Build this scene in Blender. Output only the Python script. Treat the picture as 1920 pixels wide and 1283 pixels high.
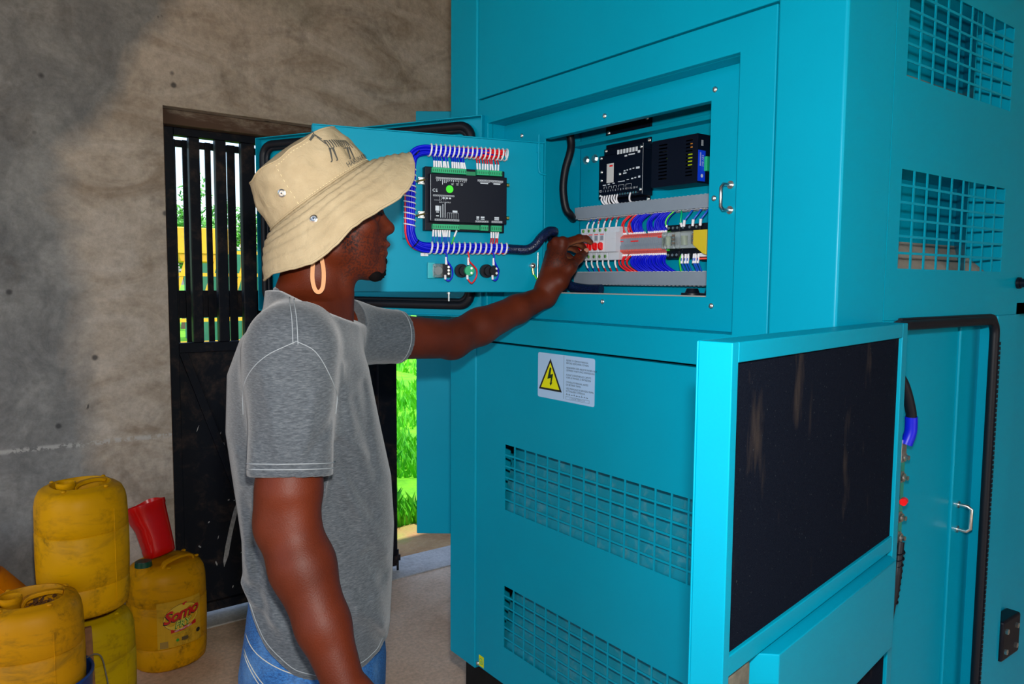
import bpy, bmesh, math, random
import numpy as np
from mathutils import Vector, Matrix, noise
from mathutils.bvhtree import BVHTree
for o in list(bpy.data.objects): bpy.data.objects.remove(o)
S = bpy.context.scene
COL = S.collection
# ------------------------------------------------------------------ camera
cam_d = bpy.data.cameras.new('camera'); cam_d.sensor_width = 36.0; cam_d.lens = 26.644
cam_d.clip_start = 0.02; cam_d.clip_end = 300
cam = bpy.data.objects.new('camera', cam_d); COL.objects.link(cam)
CAM = Matrix(((0.79933788, 0.04197051, -0.59941424), (-0.60083636, 0.06809852, -0.79646611), (0.00739114, 0.9967954, 0.07965114)))
cam.matrix_world = Matrix.Translation((0, 0, 1.5)) @ CAM.to_4x4()
S.camera = cam
# ------------------------------------------------------------------ sky, sun, camera flash, exposure
W = bpy.data.worlds.new('sky'); S.world = W; W.use_nodes = True
nt = W.node_tree; bg = nt.nodes['Background']
sky = nt.nodes.new('ShaderNodeTexSky'); sky.sky_type = 'NISHITA'; sky.sun_disc = False
sky.sun_elevation = math.radians(52); sky.sun_rotation = math.radians(200); sky.air_density = 1.0; sky.dust_density = 2.5; sky.ozone_density = 1.5
nt.links.new(sky.outputs[0], bg.inputs[0]); bg.inputs[1].default_value = 0.42
sd = bpy.data.lights.new('sun', 'SUN'); sd.energy = 5.0; sd.angle = 0.009; sd.color = (1, 0.95, 0.86)
sun = bpy.data.objects.new('sun', sd); COL.objects.link(sun)
sun.rotation_euler = Vector((-0.35, 0.12, -1.0)).to_track_quat('-Z', 'Y').to_euler()
fd = bpy.data.lights.new('camera_flash', 'AREA'); fd.shape = 'RECTANGLE'; fd.size = 0.055; fd.size_y = 0.035
fd.energy = 22; fd.color = (1.0, 0.97, 0.93)
flash = bpy.data.objects.new('camera_flash', fd); COL.objects.link(flash)
flash.matrix_world = Matrix.Translation(Vector((0, 0, 1.5)) + CAM @ Vector((0.015, 0.125, -0.02))) @ CAM.to_4x4()
S.view_settings.view_transform = 'Standard'; S.view_settings.look = 'None'
S.view_settings.exposure = 0.2; S.view_settings.gamma = 1.0; S.view_settings.use_curve_mapping = False
# ------------------------------------------------------------------ helpers
random.seed(7)
def R(a): return math.radians(a)
def frame(o, x, y, z):
    m = Matrix.Identity(4)
    for i, a in enumerate((x, y, z)):
        for j in range(3): m[j][i] = a[j]
    for j in range(3): m[j][3] = o[j]
    return m
class MB:
    """collects shapes for ONE mesh object"""
    def __init__(s, M=None): s.v = []; s.f = []; s.M = M
    def add(s, vs, fs):
        o = len(s.v)
        if s.M is not None: vs = [s.M @ Vector(v) for v in vs]
        s.v += [tuple(v) for v in vs]; s.f += [tuple(i + o for i in f) for f in fs]
        return s
    def box(s, x0, x1, y0, y1, z0, z1):
        if x0 > x1: x0, x1 = x1, x0
        if y0 > y1: y0, y1 = y1, y0
        if z0 > z1: z0, z1 = z1, z0
        return s.add([(x0,y0,z0),(x1,y0,z0),(x1,y1,z0),(x0,y1,z0),(x0,y0,z1),(x1,y0,z1),(x1,y1,z1),(x0,y1,z1)],
                     [(0,3,2,1),(4,5,6,7),(0,1,5,4),(1,2,6,5),(2,3,7,6),(3,0,4,7)])
    def cyl(s, p0, p1, r0, r1=None, n=16):
        r1 = r0 if r1 is None else r1
        p0 = Vector(p0); p1 = Vector(p1); d = (p1 - p0).normalized()
        a = d.orthogonal().normalized(); b = d.cross(a)
        vs = []
        for p, r in ((p0, r0), (p1, r1)):
            vs += [p + (a*math.cos(2*math.pi*i/n) + b*math.sin(2*math.pi*i/n))*r for i in range(n)]
        fs = [(i, (i+1) % n, n+(i+1) % n, n+i) for i in range(n)] + [tuple(reversed(range(n))), tuple(range(n, 2*n))]
        return s.add(vs, fs)
    def tube(s, pts, r, n=8, closed=False):
        pts = [Vector(p) for p in pts]; m = len(pts)
        rs = r if isinstance(r, (list, tuple)) else [r]*m
        vs = []; prev = None
        for i, p in enumerate(pts):
            if closed: t = pts[(i+1) % m] - pts[i-1]
            else: t = pts[min(i+1, m-1)] - pts[max(i-1, 0)]
            t.normalize()
            if prev is None: a = t.orthogonal().normalized()
            else:
                a = prev - t*prev.dot(t)
                a = a.normalized() if a.length > 1e-6 else t.orthogonal().normalized()
            prev = a; b = t.cross(a)
            vs += [p + (a*math.cos(2*math.pi*k/n) + b*math.sin(2*math.pi*k/n))*rs[i] for k in range(n)]
        fs = []
        for i in range(m if closed else m-1):
            j = (i+1) % m
            for k in range(n): fs.append((i*n+k, i*n+(k+1) % n, j*n+(k+1) % n, j*n+k))
        if not closed: fs += [tuple(reversed(range(n))), tuple(range((m-1)*n, m*n))]
        return s.add(vs, fs)
    def ribbon(s, pts, nrm, w, t):
        """flat strap along pts; nrm = face normal, w width, t thickness"""
        pts = [Vector(p) for p in pts]; nrm = Vector(nrm).normalized(); vs = []; m = len(pts)
        for i, p in enumerate(pts):
            d = (pts[min(i+1, m-1)] - pts[max(i-1, 0)]).normalized(); sd = d.cross(nrm).normalized(); nn = sd.cross(d)
            vs += [p+sd*w/2+nn*t/2, p-sd*w/2+nn*t/2, p-sd*w/2-nn*t/2, p+sd*w/2-nn*t/2]
        fs = [(i*4+k, i*4+(k+1) % 4, i*4+4+(k+1) % 4, i*4+4+k) for i in range(m-1) for k in range(4)] + [(3,2,1,0), tuple(range(4*m-4, 4*m))]
        return s.add(vs, fs)
    def ball(s, c, r, n=14, m=8):
        if not isinstance(r, (tuple, list)): r = (r, r, r)
        vs = [(c[0], c[1], c[2]+r[2])]
        for j in range(1, m):
            ph = math.pi*j/m
            vs += [(c[0]+r[0]*math.sin(ph)*math.cos(2*math.pi*i/n), c[1]+r[1]*math.sin(ph)*math.sin(2*math.pi*i/n), c[2]+r[2]*math.cos(ph)) for i in range(n)]
        vs.append((c[0], c[1], c[2]-r[2])); L = len(vs)-1
        fs = [(0, 1+i, 1+(i+1) % n) for i in range(n)]
        for j in range(m-2):
            fs += [(1+j*n+i, 1+(j+1)*n+i, 1+(j+1)*n+(i+1) % n, 1+j*n+(i+1) % n) for i in range(n)]
        fs += [(L, 1+(m-2)*n+(i+1) % n, 1+(m-2)*n+i) for i in range(n)]
        return s.add(vs, fs)
    def prism(s, poly, d0, d1, M=None):
        """2-D polygon (u,v) extruded along w from d0 to d1, placed by matrix M (columns u,v,w)"""
        M = M or Matrix.Identity(4); n = len(poly)
        vs = [M @ Vector((u, v, d0)) for u, v in poly] + [M @ Vector((u, v, d1)) for u, v in poly]
        fs = [tuple(reversed(range(n))), tuple(range(n, 2*n))] + [(i, (i+1) % n, n+(i+1) % n, n+i) for i in range(n)]
        return s.add(vs, fs)
    def lathe(s, prof, n=32, M=None):
        M = M or Matrix.Identity(4); vs = []
        for r, z in prof: vs += [M @ Vector((r*math.cos(2*math.pi*i/n), r*math.sin(2*math.pi*i/n), z)) for i in range(n)]
        m = len(prof)
        fs = [(j*n+i, j*n+(i+1) % n, (j+1)*n+(i+1) % n, (j+1)*n+i) for j in range(m-1) for i in range(n)]
        fs += [tuple(reversed(range(n))), tuple(range((m-1)*n, m*n))]
        return s.add(vs, fs)
    def grid_panel(s, P, us, vs_, hole, t):
        """sheet with holes. P(u,v,w)->point, us/vs_ breaks, hole(i,j)->bool, t thickness along w"""
        nu, nv = len(us), len(vs_); V = []
        for w in (0, t):
            for u in us:
                for v in vs_: V.append(P(u, v, w))
        I = lambda i, j, k: k*nu*nv + i*nv + j
        F = []
        H = lambda i, j: i < 0 or j < 0 or i >= nu-1 or j >= nv-1 or hole(i, j)
        for i in range(nu-1):
            for j in range(nv-1):
                if H(i, j): continue
                F.append((I(i,j,0), I(i+1,j,0), I(i+1,j+1,0), I(i,j+1,0)))
                F.append((I(i,j,1), I(i,j+1,1), I(i+1,j+1,1), I(i+1,j,1)))
                if H(i-1, j): F.append((I(i,j,0), I(i,j+1,0), I(i,j+1,1), I(i,j,1)))
                if H(i+1, j): F.append((I(i+1,j,0), I(i+1,j,1), I(i+1,j+1,1), I(i+1,j+1,0)))
                if H(i, j-1): F.append((I(i,j,0), I(i,j,1), I(i+1,j,1), I(i+1,j,0)))
                if H(i, j+1): F.append((I(i,j+1,0), I(i+1,j+1,0), I(i+1,j+1,1), I(i,j+1,1)))
        return s.add(V, F)
    def text(s, txt, size, M, align='CENTER', bold=0.0, shear=0.0, ext=0.0, spacing=1.0, fn=None):
        c = bpy.data.curves.new('t', 'FONT'); c.body = txt; c.size = size; c.align_x = align; c.align_y = 'CENTER'
        c.offset = bold; c.shear = shear; c.extrude = ext; c.space_character = spacing; c.resolution_u = 2
        o = bpy.data.objects.new('t', c); COL.objects.link(o)
        dg = bpy.context.evaluated_depsgraph_get(); dg.update()
        me = o.evaluated_get(dg).to_mesh()
        vs = [v.co.copy() for v in me.vertices]; fs = [tuple(p.vertices) for p in me.polygons]
        o.evaluated_get(dg).to_mesh_clear(); bpy.data.objects.remove(o); bpy.data.curves.remove(c)
        vs = [fn(v) for v in vs] if fn else [M @ v for v in vs]
        return s.add(vs, fs)
WL = {}
def wl(p): return WL.get(p.name, Vector((0, 0, 0))) if p else Vector((0, 0, 0))
def props(o, label=None, cat=None, group=None, kind=None):
    if label: o['label'] = label
    if cat: o['category'] = cat
    if group: o['group'] = group
    if kind: o['kind'] = kind
    return o
def thing(name, loc, label, cat, group=None, kind=None):
    o = bpy.data.objects.new(name, None); COL.objects.link(o); o.location = loc; o.empty_display_size = 0.05
    WL[o.name] = Vector(loc); props(o, label, cat, group, kind); return o
def obj(name, mb, mat, parent=None, smooth=None, bevel=0.0, seg=2, label=None, cat=None, group=None, kind=None, subsurf=0, loc=None):
    if isinstance(mb, bpy.types.Mesh): me = mb
    else:
        off = wl(parent) if parent else (Vector(loc) if loc else Vector((0, 0, 0)))
        me = bpy.data.meshes.new(name)
        me.from_pydata([tuple(Vector(v) - off) for v in mb.v], [], mb.f)
        bm = bmesh.new(); bm.from_mesh(me); bmesh.ops.recalc_face_normals(bm, faces=bm.faces); bm.to_mesh(me); bm.free()
    o = bpy.data.objects.new(name, me); COL.objects.link(o)
    if parent:
        o.parent = parent; WL[o.name] = wl(parent)
    else:
        if loc: o.location = loc
        WL[o.name] = Vector(o.location)
    if mat is not None and not me.materials: me.materials.append(mat)
    if smooth is not None:
        me.polygons.foreach_set('use_smooth', [True]*len(me.polygons))
        if smooth < 179: me.set_sharp_from_angle(angle=R(smooth))
    if bevel:
        b = o.modifiers.new('bevel', 'BEVEL'); b.width = bevel; b.segments = seg; b.limit_method = 'ANGLE'; b.angle_limit = R(40)
        me.polygons.foreach_set('use_smooth', [True]*len(me.polygons)); me.set_sharp_from_angle(angle=R(35)); b.harden_normals = True
    if subsurf:
        m = o.modifiers.new('subsurf', 'SUBSURF'); m.levels = subsurf; m.render_levels = subsurf
    return props(o, label, cat, group, kind)
def copy_tree(root, delta, parent=None, label=None):
    c = root.copy(); COL.objects.link(c)
    if parent is not None: c.parent = parent
    else: c.location = root.location + Vector(delta)
    WL[c.name] = wl(root) + Vector(delta)
    if label: c['label'] = label
    for ch in list(root.children): copy_tree(ch, delta, c)
    return c
# ------------------------------------------------------------------ materials
def new_mat(name):
    m = bpy.data.materials.new(name); m.use_nodes = True
    return m, m.node_tree, m.node_tree.nodes['Principled BSDF']
def ramp(nt, stops):
    r = nt.nodes.new('ShaderNodeValToRGB'); e = r.color_ramp.elements
    while len(e) < len(stops): e.new(0.5)
    for k, (p, c) in enumerate(stops): e[k].position = p; e[k].color = (*c, 1) if len(c) == 3 else c
    return r
def coord(nt, scale=(1, 1, 1), kind='Object'):
    t = nt.nodes.new('ShaderNodeTexCoord'); mp = nt.nodes.new('ShaderNodeMapping'); mp.inputs['Scale'].default_value = scale
    nt.links.new(t.outputs[kind], mp.inputs['Vector']); return mp.outputs['Vector']
def nz(nt, vec, scale, detail=4, rough=0.55, dist=0.0):
    n = nt.nodes.new('ShaderNodeTexNoise'); n.inputs['Scale'].default_value = scale; n.inputs['Detail'].default_value = detail
    n.inputs['Roughness'].default_value = rough; n.inputs['Distortion'].default_value = dist
    nt.links.new(vec, n.inputs['Vector']); return n.outputs['Fac']
def mix(nt, fac, a, b, mode='MIX'):
    m = nt.nodes.new('ShaderNodeMix'); m.data_type = 'RGBA'; m.blend_type = mode
    for s, i in ((fac, 0), (a, 6), (b, 7)):
        if isinstance(s, (int, float)): m.inputs[i].default_value = s
        elif isinstance(s, tuple): m.inputs[i].default_value = (*s, 1)
        else: nt.links.new(s, m.inputs[i])
    return m.outputs[2]
def bump(nt, b, h, strength=0.2, dist=0.002):
    n = nt.nodes.new('ShaderNodeBump'); n.inputs['Strength'].default_value = strength; n.inputs['Distance'].default_value = dist
    nt.links.new(h, n.inputs['Height']); nt.links.new(n.outputs[0], b.inputs['Normal'])
def plain(name, col, rough=0.5, metal=0.0, var=0.0, vscale=30, emit=0, spec=0.5, bumps=0.0, bscale=200, coat=0.0):
    m, nt, b = new_mat(name)
    b.inputs['Roughness'].default_value = rough; b.inputs['Metallic'].default_value = metal; b.inputs['Specular IOR Level'].default_value = spec
    b.inputs['Coat Weight'].default_value = coat
    b.inputs['Base Color'].default_value = (*col, 1)
    v = None
    if var or bumps: v = coord(nt)
    if var:
        r = ramp(nt, [(0.3, tuple(c*(1-var) for c in col)), (0.7, tuple(min(1, c*(1+var)) for c in col))])
        nt.links.new(nz(nt, v, vscale), r.inputs[0]); nt.links.new(r.outputs[0], b.inputs['Base Color'])
    if bumps: bump(nt, b, nz(nt, v, bscale, 3), bumps, 0.001)
    if emit:
        b.inputs['Emission Color'].default_value = (*col, 1); b.inputs['Emission Strength'].default_value = emit
    return m
def grimy(name, col, dirt, amount=0.5, scale=6, rough=0.5, fine=60, spec=0.5, stretch=(1, 1, 1), bumps=0.08):
    """paint or plastic with dirt smudges that have their own shapes"""
    m, nt, b = new_mat(name); v = coord(nt, stretch)
    n1 = nz(nt, v, scale, 6, 0.65, 0.6); n2 = nz(nt, v, fine, 4, 0.7)
    r1 = ramp(nt, [(0.50, (0, 0, 0)), (0.72, (amount,)*3)]); nt.links.new(n1, r1.inputs[0])
    r2 = ramp(nt, [(0.35, (0.2,)*3), (0.7, (1,)*3)]); nt.links.new(n2, r2.inputs[0])
    f = mix(nt, 1.0, r1.outputs[0], r2.outputs[0], 'MULTIPLY')
    c = mix(nt, f, col, dirt); nt.links.new(c, b.inputs['Base Color'])
    b.inputs['Roughness'].default_value = rough; b.inputs['Specular IOR Level'].default_value = spec
    bump(nt, b, n2, bumps, 0.001)
    return m
M = {}
def teal(name, rough, g=1.0):
    m, nt, b = new_mat(name); v = coord(nt)
    n1 = nz(nt, v, 3, 5, 0.6); n2 = nz(nt, v, 70, 4, 0.7); n3 = nz(nt, v, 900, 2)
    r1 = ramp(nt, [(0.3, (0.0, 0.275*g, 0.415*g)), (0.7, (0.0, 0.298*g, 0.445*g))]); nt.links.new(n1, r1.inputs[0])
    r2 = ramp(nt, [(0.72, (0, 0, 0)), (0.80, (0.25,)*3)]); nt.links.new(n2, r2.inputs[0])
    c = mix(nt, r2.outputs[0], r1.outputs[0], (0.005, 0.33, 0.44)); nt.links.new(c, b.inputs['Base Color'])
    b.inputs['Roughness'].default_value = rough; b.inputs['Specular IOR Level'].default_value = 0.14
    bump(nt, b, n3, 0.05, 0.0004)
    return m
M['teal'] = teal('teal powder coat', 0.34)
M['black'] = plain('black plastic', (0.003, 0.005, 0.011), 0.4, var=0.3, spec=.25)
M['module'] = plain('black printed housing', (0.002, 0.004, 0.012), 0.4, spec=.18)
M['rubber'] = plain('black rubber', (0.004, 0.006, 0.011), 0.45, spec=.3, bumps=0.2, bscale=300)
M['skid'] = plain('black skid paint', (0.004, 0.005, 0.006), 0.6, spec=.2, var=0.4, vscale=20)
M['zinc'] = plain('zinc plated steel', (0.75, 0.76, 0.74), 0.28, 1.0, var=0.1, vscale=120)
M['brass'] = plain('yellow passivated screw', (0.75, 0.6, 0.2), 0.3, 1.0)
M['white'] = plain('white plastic', (0.72, 0.74, 0.78), 0.4)
M['whitewire'] = plain('white ferrule sleeve', (0.8, 0.8, 0.84), 0.45)
M['print'] = plain('white print', (0.62, 0.68, 0.74), 0.6)
M['blackprint'] = plain('black print', (0.008, 0.010, 0.012), 0.55)
M['blue'] = plain('blue wire', (0.001, 0.006, 0.60), 0.4, spec=.3)
M['bluewire2'] = plain('mid blue wire', (0.01, 0.09, 0.55), 0.35)
M['red'] = plain('red wire', (0.72, 0.005, 0.012), 0.35)
M['redp'] = plain('red toggle plastic', (0.85, 0.006, 0.008), 0.3)
M['grey'] = plain('grey trunking', (0.23, 0.28, 0.34), 0.5, var=0.04)
M['greenp'] = plain('green terminal plastic', (0.008, 0.40, 0.17), 0.4)
M['greenwire'] = plain('green earth wire', (0.05, 0.6, 0.02), 0.4)
M['greendot'] = plain('bright green dot sticker', (0.05, 0.85, 0.02), 0.5)
M['yellow'] = plain('yellow sticker', (0.70, 0.72, 0.0), 0.5)
M['sticker'] = plain('pale blue white sticker', (0.36, 0.55, 0.80), 0.45)
# ================================================================== room
def plaster():
    m, nt, b = new_mat('rough cement plaster'); v = coord(nt)
    big = nz(nt, v, 1.3, 6, 0.62, 0.5); mid = nz(nt, v, 4.5, 6, 0.65, 0.8); fin = nz(nt, v, 45, 5, 0.7)
    sp = nt.nodes.new('ShaderNodeMapping'); sp.inputs['Scale'].default_value = (1.3, 1, 2.6); sp.inputs['Rotation'].default_value = (0, 0.5, 0)
    nt.links.new(v, sp.inputs['Vector']); trowel = nz(nt, sp.outputs[0], 2.2, 5, 0.6, 1.2)
    old = ramp(nt, [(0.3, (0.145, 0.15, 0.152)), (0.5, (0.23, 0.235, 0.23)), (0.72, (0.33, 0.33, 0.315))]); nt.links.new(mid, old.inputs[0])
    new = ramp(nt, [(0.3, (0.33, 0.265, 0.20)), (0.48, (0.47, 0.405, 0.33)), (0.7, (0.58, 0.52, 0.45))]); nt.links.new(trowel, new.inputs[0])
    # newer render around the doorway with a wandering edge
    sx = nt.nodes.new('ShaderNodeSeparateXYZ'); nt.links.new(v, sx.inputs[0])
    def mth(op, a, b_=None):
        n = nt.nodes.new('ShaderNodeMath'); n.operation = op
        for i, q in enumerate((a, b_)):
            if q is None: continue
            if isinstance(q, (int, float)): n.inputs[i].default_value = q
            else: nt.links.new(q, n.inputs[i])
        return n.outputs[0]
    zz = mth('MAXIMUM', mth('SUBTRACT', sx.outputs[2], 1.95), 0)
    edge = mth('SUBTRACT', mth('ADD', sx.outputs[0], mth('MULTIPLY', mth('SUBTRACT', big, 0.5), 0.5)), mth('ADD', 0.42, mth('MULTIPLY', zz, 0.55)))
    mr = ramp(nt, [(0.47, (0, 0, 0)), (0.58, (1, 1, 1))]); nt.links.new(mth('ADD', mth('MULTIPLY', edge, 1.0), 0.5), mr.inputs[0])
    c = mix(nt, mr.outputs[0], old.outputs[0], new.outputs[0])
    # darker damp stains and green algae patches
    st = ramp(nt, [(0.54, (0, 0, 0)), (0.72, (0.55,)*3)]); nt.links.new(nz(nt, v, 2.1, 6, 0.7, 1.5), st.inputs[0])
    c = mix(nt, st.outputs[0], c, (0.105, 0.090, 0.075))
    al = ramp(nt, [(0.60, (0, 0, 0)), (0.72, (0.4,)*3)]); nt.links.new(nz(nt, v, 1.7, 5, 0.6, 0.3), al.inputs[0])
    c = mix(nt, al.outputs[0], c, (0.115, 0.135, 0.085))
    fr = ramp(nt, [(0.25, (0.72,)*3), (0.75, (1.15,)*3)]); nt.links.new(fin, fr.inputs[0])
    c = mix(nt, 1.0, c, fr.outputs[0], 'MULTIPLY')
    # chalky splash line at 0.86 m left of the doorway
    ln = mth('ABSOLUTE', mth('SUBTRACT', mth('ADD', sx.outputs[2], mth('MULTIPLY', mid, 0.02)), 0.872))
    lr = ramp(nt, [(0.004, (0.7,)*3), (0.012, (0, 0, 0))]); nt.links.new(ln, lr.inputs[0])
    lm = mth('MULTIPLY', lr.outputs[0], mth('GREATER_THAN', fin, 0.5))
    c = mix(nt, lm, c, (0.5, 0.5, 0.48))
    # small dark pits
    vo = nt.nodes.new('ShaderNodeTexVoronoi'); vo.inputs['Scale'].default_value = 7; nt.links.new(v, vo.inputs['Vector'])
    vr = ramp(nt, [(0.05, (0.8,)*3), (0.10, (0, 0, 0))]); nt.links.new(vo.outputs['Distance'], vr.inputs[0])
    pm = mth('MULTIPLY', vr.outputs[0], mth('GREATER_THAN', big, 0.52))
    c = mix(nt, pm, c, (0.04, 0.042, 0.045))
    nt.links.new(c, b.inputs['Base Color']); b.inputs['Roughness'].default_value = 0.9; b.inputs['Specular IOR Level'].default_value = 0.25
    bump(nt, b, mth('ADD', mth('MULTIPLY', trowel, 1.0), mth('MULTIPLY', fin, 0.35)), 0.5, 0.012)
    return m
M['plaster'] = plaster()
def floor_mat(name, a, bcol, ccol):
    m, nt, b = new_mat(name); v = coord(nt)
    r = ramp(nt, [(0.3, a), (0.5, bcol), (0.72, ccol)]); nt.links.new(nz(nt, v, 2.6, 7, 0.65, 0.6), r.inputs[0])
    f = ramp(nt, [(0.3, (0.75,)*3), (0.7, (1.15,)*3)]); n = nz(nt, v, 60, 5, 0.7); nt.links.new(n, f.inputs[0])
    nt.links.new(mix(nt, 1.0, r.outputs[0], f.outputs[0], 'MULTIPLY'), b.inputs['Base Color'])
    b.inputs['Roughness'].default_value = 0.85; bump(nt, b, n, 0.35, 0.004); return m
M['floor'] = floor_mat('dusty cement floor', (0.58, 0.37, 0.23), (0.76, 0.53, 0.36), (0.85, 0.64, 0.47))
M['sill'] = floor_mat('pale cement sill', (0.36, 0.31, 0.27), (0.47, 0.43, 0.39), (0.56, 0.52, 0.48))
M['soil'] = floor_mat('sunlit reddish soil', (0.28, 0.13, 0.05), (0.42, 0.22, 0.09), (0.5, 0.30, 0.14))
YW = 3.30
m = MB(); m.grid_panel(lambda u, v, w: (u, YW+w, v), [-3.2, 0.7355, 2.55, 5.6], [0, 2.1895, 4.2], lambda i, j: i == 1 and j == 0, 0.23)
obj('wall_back', m, M['plaster'], kind='structure', label='rough grey brown plastered wall with the doorway')
# the left side of the shed is a wide open bay that lets the daylight in
m = MB(); m.grid_panel(lambda u, v, w: (-3.2-w, u, v), [-3.6, -2.6, 2.7, 3.53], [0, 3.5, 4.2], lambda i, j: i == 1 and j == 0, 0.25)
obj('wall_left', m, M['plaster'], kind='structure')
m = MB(); m.grid_panel(lambda u, v, w: (u, -3.6-w, v), [-3.45, -0.6, 2.6, 5.85], [0, 2.9, 4.2], lambda i, j: i == 1 and j == 0, 0.25)  # unseen opening in this wall, added for fill light from behind
obj('wall_rear', m, M['plaster'], kind='structure')
obj('wall_right', MB().box(5.6, 5.85, -3.6, 3.53, 0, 4.2), M['plaster'], kind='structure')
obj('ceiling', MB().box(-3.45, 5.85, -3.85, 3.53, 4.2, 4.3), M['plaster'], kind='structure')
obj('floor', MB().box(-3.45, 5.85, -3.85, 3.30, -0.12, 0), M['floor'], kind='structure')
obj('trim_1', MB().box(0.7355, 2.55, 3.30, 3.56, -0.12, 0.006), M['sill'], kind='structure', bevel=0.006, label='pale cement door sill')
M['rust'] = grimy('rusty painted lintel', (0.085, 0.045, 0.026), (0.42, 0.36, 0.28), 1.0, 7, 0.8, 26, stretch=(.6, 1, 1.6))
M['ironpaint'] = grimy('worn black iron paint', (0.004, 0.006, 0.012), (0.10, 0.065, 0.045), 0.7, 11, 0.5, 50, spec=.2)
obj('trim_2', MB().box(0.7355, 2.55, 3.352, 3.46, 2.128, 2.189), M['rust'], kind='structure', bevel=0.004, label='rusty steel lintel over the doorway')
obj('trim_3', MB().box(0.7355, 0.752, 3.36, 3.46, 0.006, 2.128), M['rust'], kind='structure', bevel=0.003, label='rusty steel jamb of the doorway')
# ------------------------------------------------------------------ barred iron door leaf
d1 = thing('door_1', (0.76, 3.40, 0), 'black iron door leaf with barred upper half and solid lower panel', 'door', kind='structure')
ip = M['ironpaint']
for x0, x1 in ((0.754, 0.797), (1.724, 1.829)): obj('stile', MB().box(x0, x1, 3.40, 3.445, 0.03, 2.128), ip, d1, bevel=0.003)
for z0, z1 in ((2.096, 2.128), (1.186, 1.228), (0.03, 0.07)): obj('rail', MB().box(0.797, 1.724, 3.40, 3.445, z0, z1), ip, d1, bevel=0.003)
for x0, x1 in ((0.857, 0.900), (0.964, 1.009), (1.073, 1.132), (1.19, 1.235), (1.30, 1.345), (1.41, 1.455), (1.52, 1.565), (1.63, 1.675)):
    obj('bar', MB().box(x0, x1, 3.402, 3.440, 1.228, 2.096), ip, d1, bevel=0.004)
obj('lower_panel', MB().box(0.797, 1.724, 3.422, 3.430, 0.07, 1.186), ip, d1)
obj('brace', MB(frame((0.797, 3.408, 1.186), (0.32, 0, -0.947), (0, 1, 0), (0.947, 0, 0.32))).box(0, 0.95, 0, 0.014, 0.0, 0.035), ip, d1, bevel=0.002)
M['scrape'] = plain('bare scraped paint', (0.45, 0.45, 0.45), 0.6, var=0.3, vscale=80)
def blob(mb, P, pts, w): mb.add([P(u, v, w) for u, v in pts], [tuple(range(len(pts)))])
sc = MB(); blob(sc, lambda u, v, w: (u, 3.4215, v), [(0.965,0.21),(0.985,0.26),(1.005,0.36),(1.028,0.45),(1.03,0.50),(1.015,0.47),(0.995,0.40),(0.972,0.30),(0.962,0.24)], 0)
obj('paint_scrape', sc, M['scrape'], d1, label='pale scrape in the black paint')
for k in range(26):
    x = random.uniform(0.82, 1.5); z = random.uniform(0.1, 1.15); w = random.uniform(0.003, 0.008); h = random.uniform(0.005, 0.03); t = random.uniform(-0.01, 0.01)
    c = MB(); blob(c, lambda u, v, q: (u, 3.4213, v), [(x, z), (x+w, z+h*0.3), (x+w+t, z+h), (x+t, z+h*0.7)], 0)
    obj('paint_scrape', c, M['scrape'], d1)
obj('latch', MB().box(1.79, 1.84, 3.388, 3.40, 0.06, 0.09).cyl((1.825, 3.392, 0.01), (1.825, 3.392, 0.12), 0.006), ip, d1, bevel=0.001)
# outer grille gate standing behind the leaf
d2 = thing('door_2', (0.82, 3.50, 0), 'black outer grille gate with flat bars behind the barred door', 'gate', kind='structure')
for x0, x1 in ((0.80, 0.826), (0.854, 0.880), (0.947, 0.972), (1.041, 1.076), (1.14, 1.165), (1.24, 1.265), (1.34, 1.365), (1.44, 1.465), (1.54, 1.565), (1.66, 1.70)):
    obj('bar', MB().box(x0, x1, 3.50, 3.512, 0.05, 2.096), ip, d2, bevel=0.002)
for z0, z1 in ((2.066, 2.096), (1.33, 1.45), (0.6, 0.66)): obj('rail', MB().box(0.80, 1.70, 3.512, 3.525, z0, z1), ip, d2, bevel=0.002)
# ================================================================== outside
GZ = -0.10
def gz(x, y): return GZ + 0.05*noise.noise(Vector((x*0.5, y*0.5, 0))) + 0.02*noise.noise(Vector((x*3, y*3, 2))) + max(0, y-9)*0.03
g = MB(); nx, ny = 70, 60
xs = [-14 + 44*i/nx for i in range(nx+1)]; ys = [3.53 + 46*(j/ny)**1.8 for j in range(ny+1)]
g.add([(x, y, gz(x, y) if y > 3.8 else GZ) for x in xs for y in ys], [(i*(ny+1)+j, (i+1)*(ny+1)+j, (i+1)*(ny+1)+j+1, i*(ny+1)+j+1) for i in range(nx) for j in range(ny)])
def ground_mat():
    m, nt, b = new_mat('yard soil and turf'); v = coord(nt)
    r = ramp(nt, [(0.35, (0.30, 0.14, 0.05)), (0.6, (0.46, 0.26, 0.11))]); nt.links.new(nz(nt, v, 3, 6, 0.7), r.inputs[0])
    t = ramp(nt, [(0.3, (0.05, 0.26, 0.0)), (0.65, (0.14, 0.48, 0.0))]); nt.links.new(nz(nt, v, 5, 6, 0.7), t.inputs[0])
    sx = nt.nodes.new('ShaderNodeSeparateXYZ'); nt.links.new(v, sx.inputs[0])
    a = nt.nodes.new('ShaderNodeMath'); a.operation = 'MULTIPLY_ADD'; nt.links.new(nz(nt, v, 1.5, 5), a.inputs[0]); a.inputs[1].default_value = 2.4; nt.links.new(sx.outputs[1], a.inputs[2])
    mr = nt.nodes.new('ShaderNodeMapRange'); mr.inputs['From Min'].default_value = 5.3; mr.inputs['From Max'].default_value = 6.0; nt.links.new(a.outputs[0], mr.inputs['Value'])
    nt.links.new(mix(nt, mr.outputs[0], r.outputs[0], t.outputs[0]), b.inputs['Base Color']); b.inputs['Roughness'].default_value = 0.95
    bump(nt, b, nz(nt, v, 30, 5), 0.6, 0.02); return m
M['ground'] = ground_mat()
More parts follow.
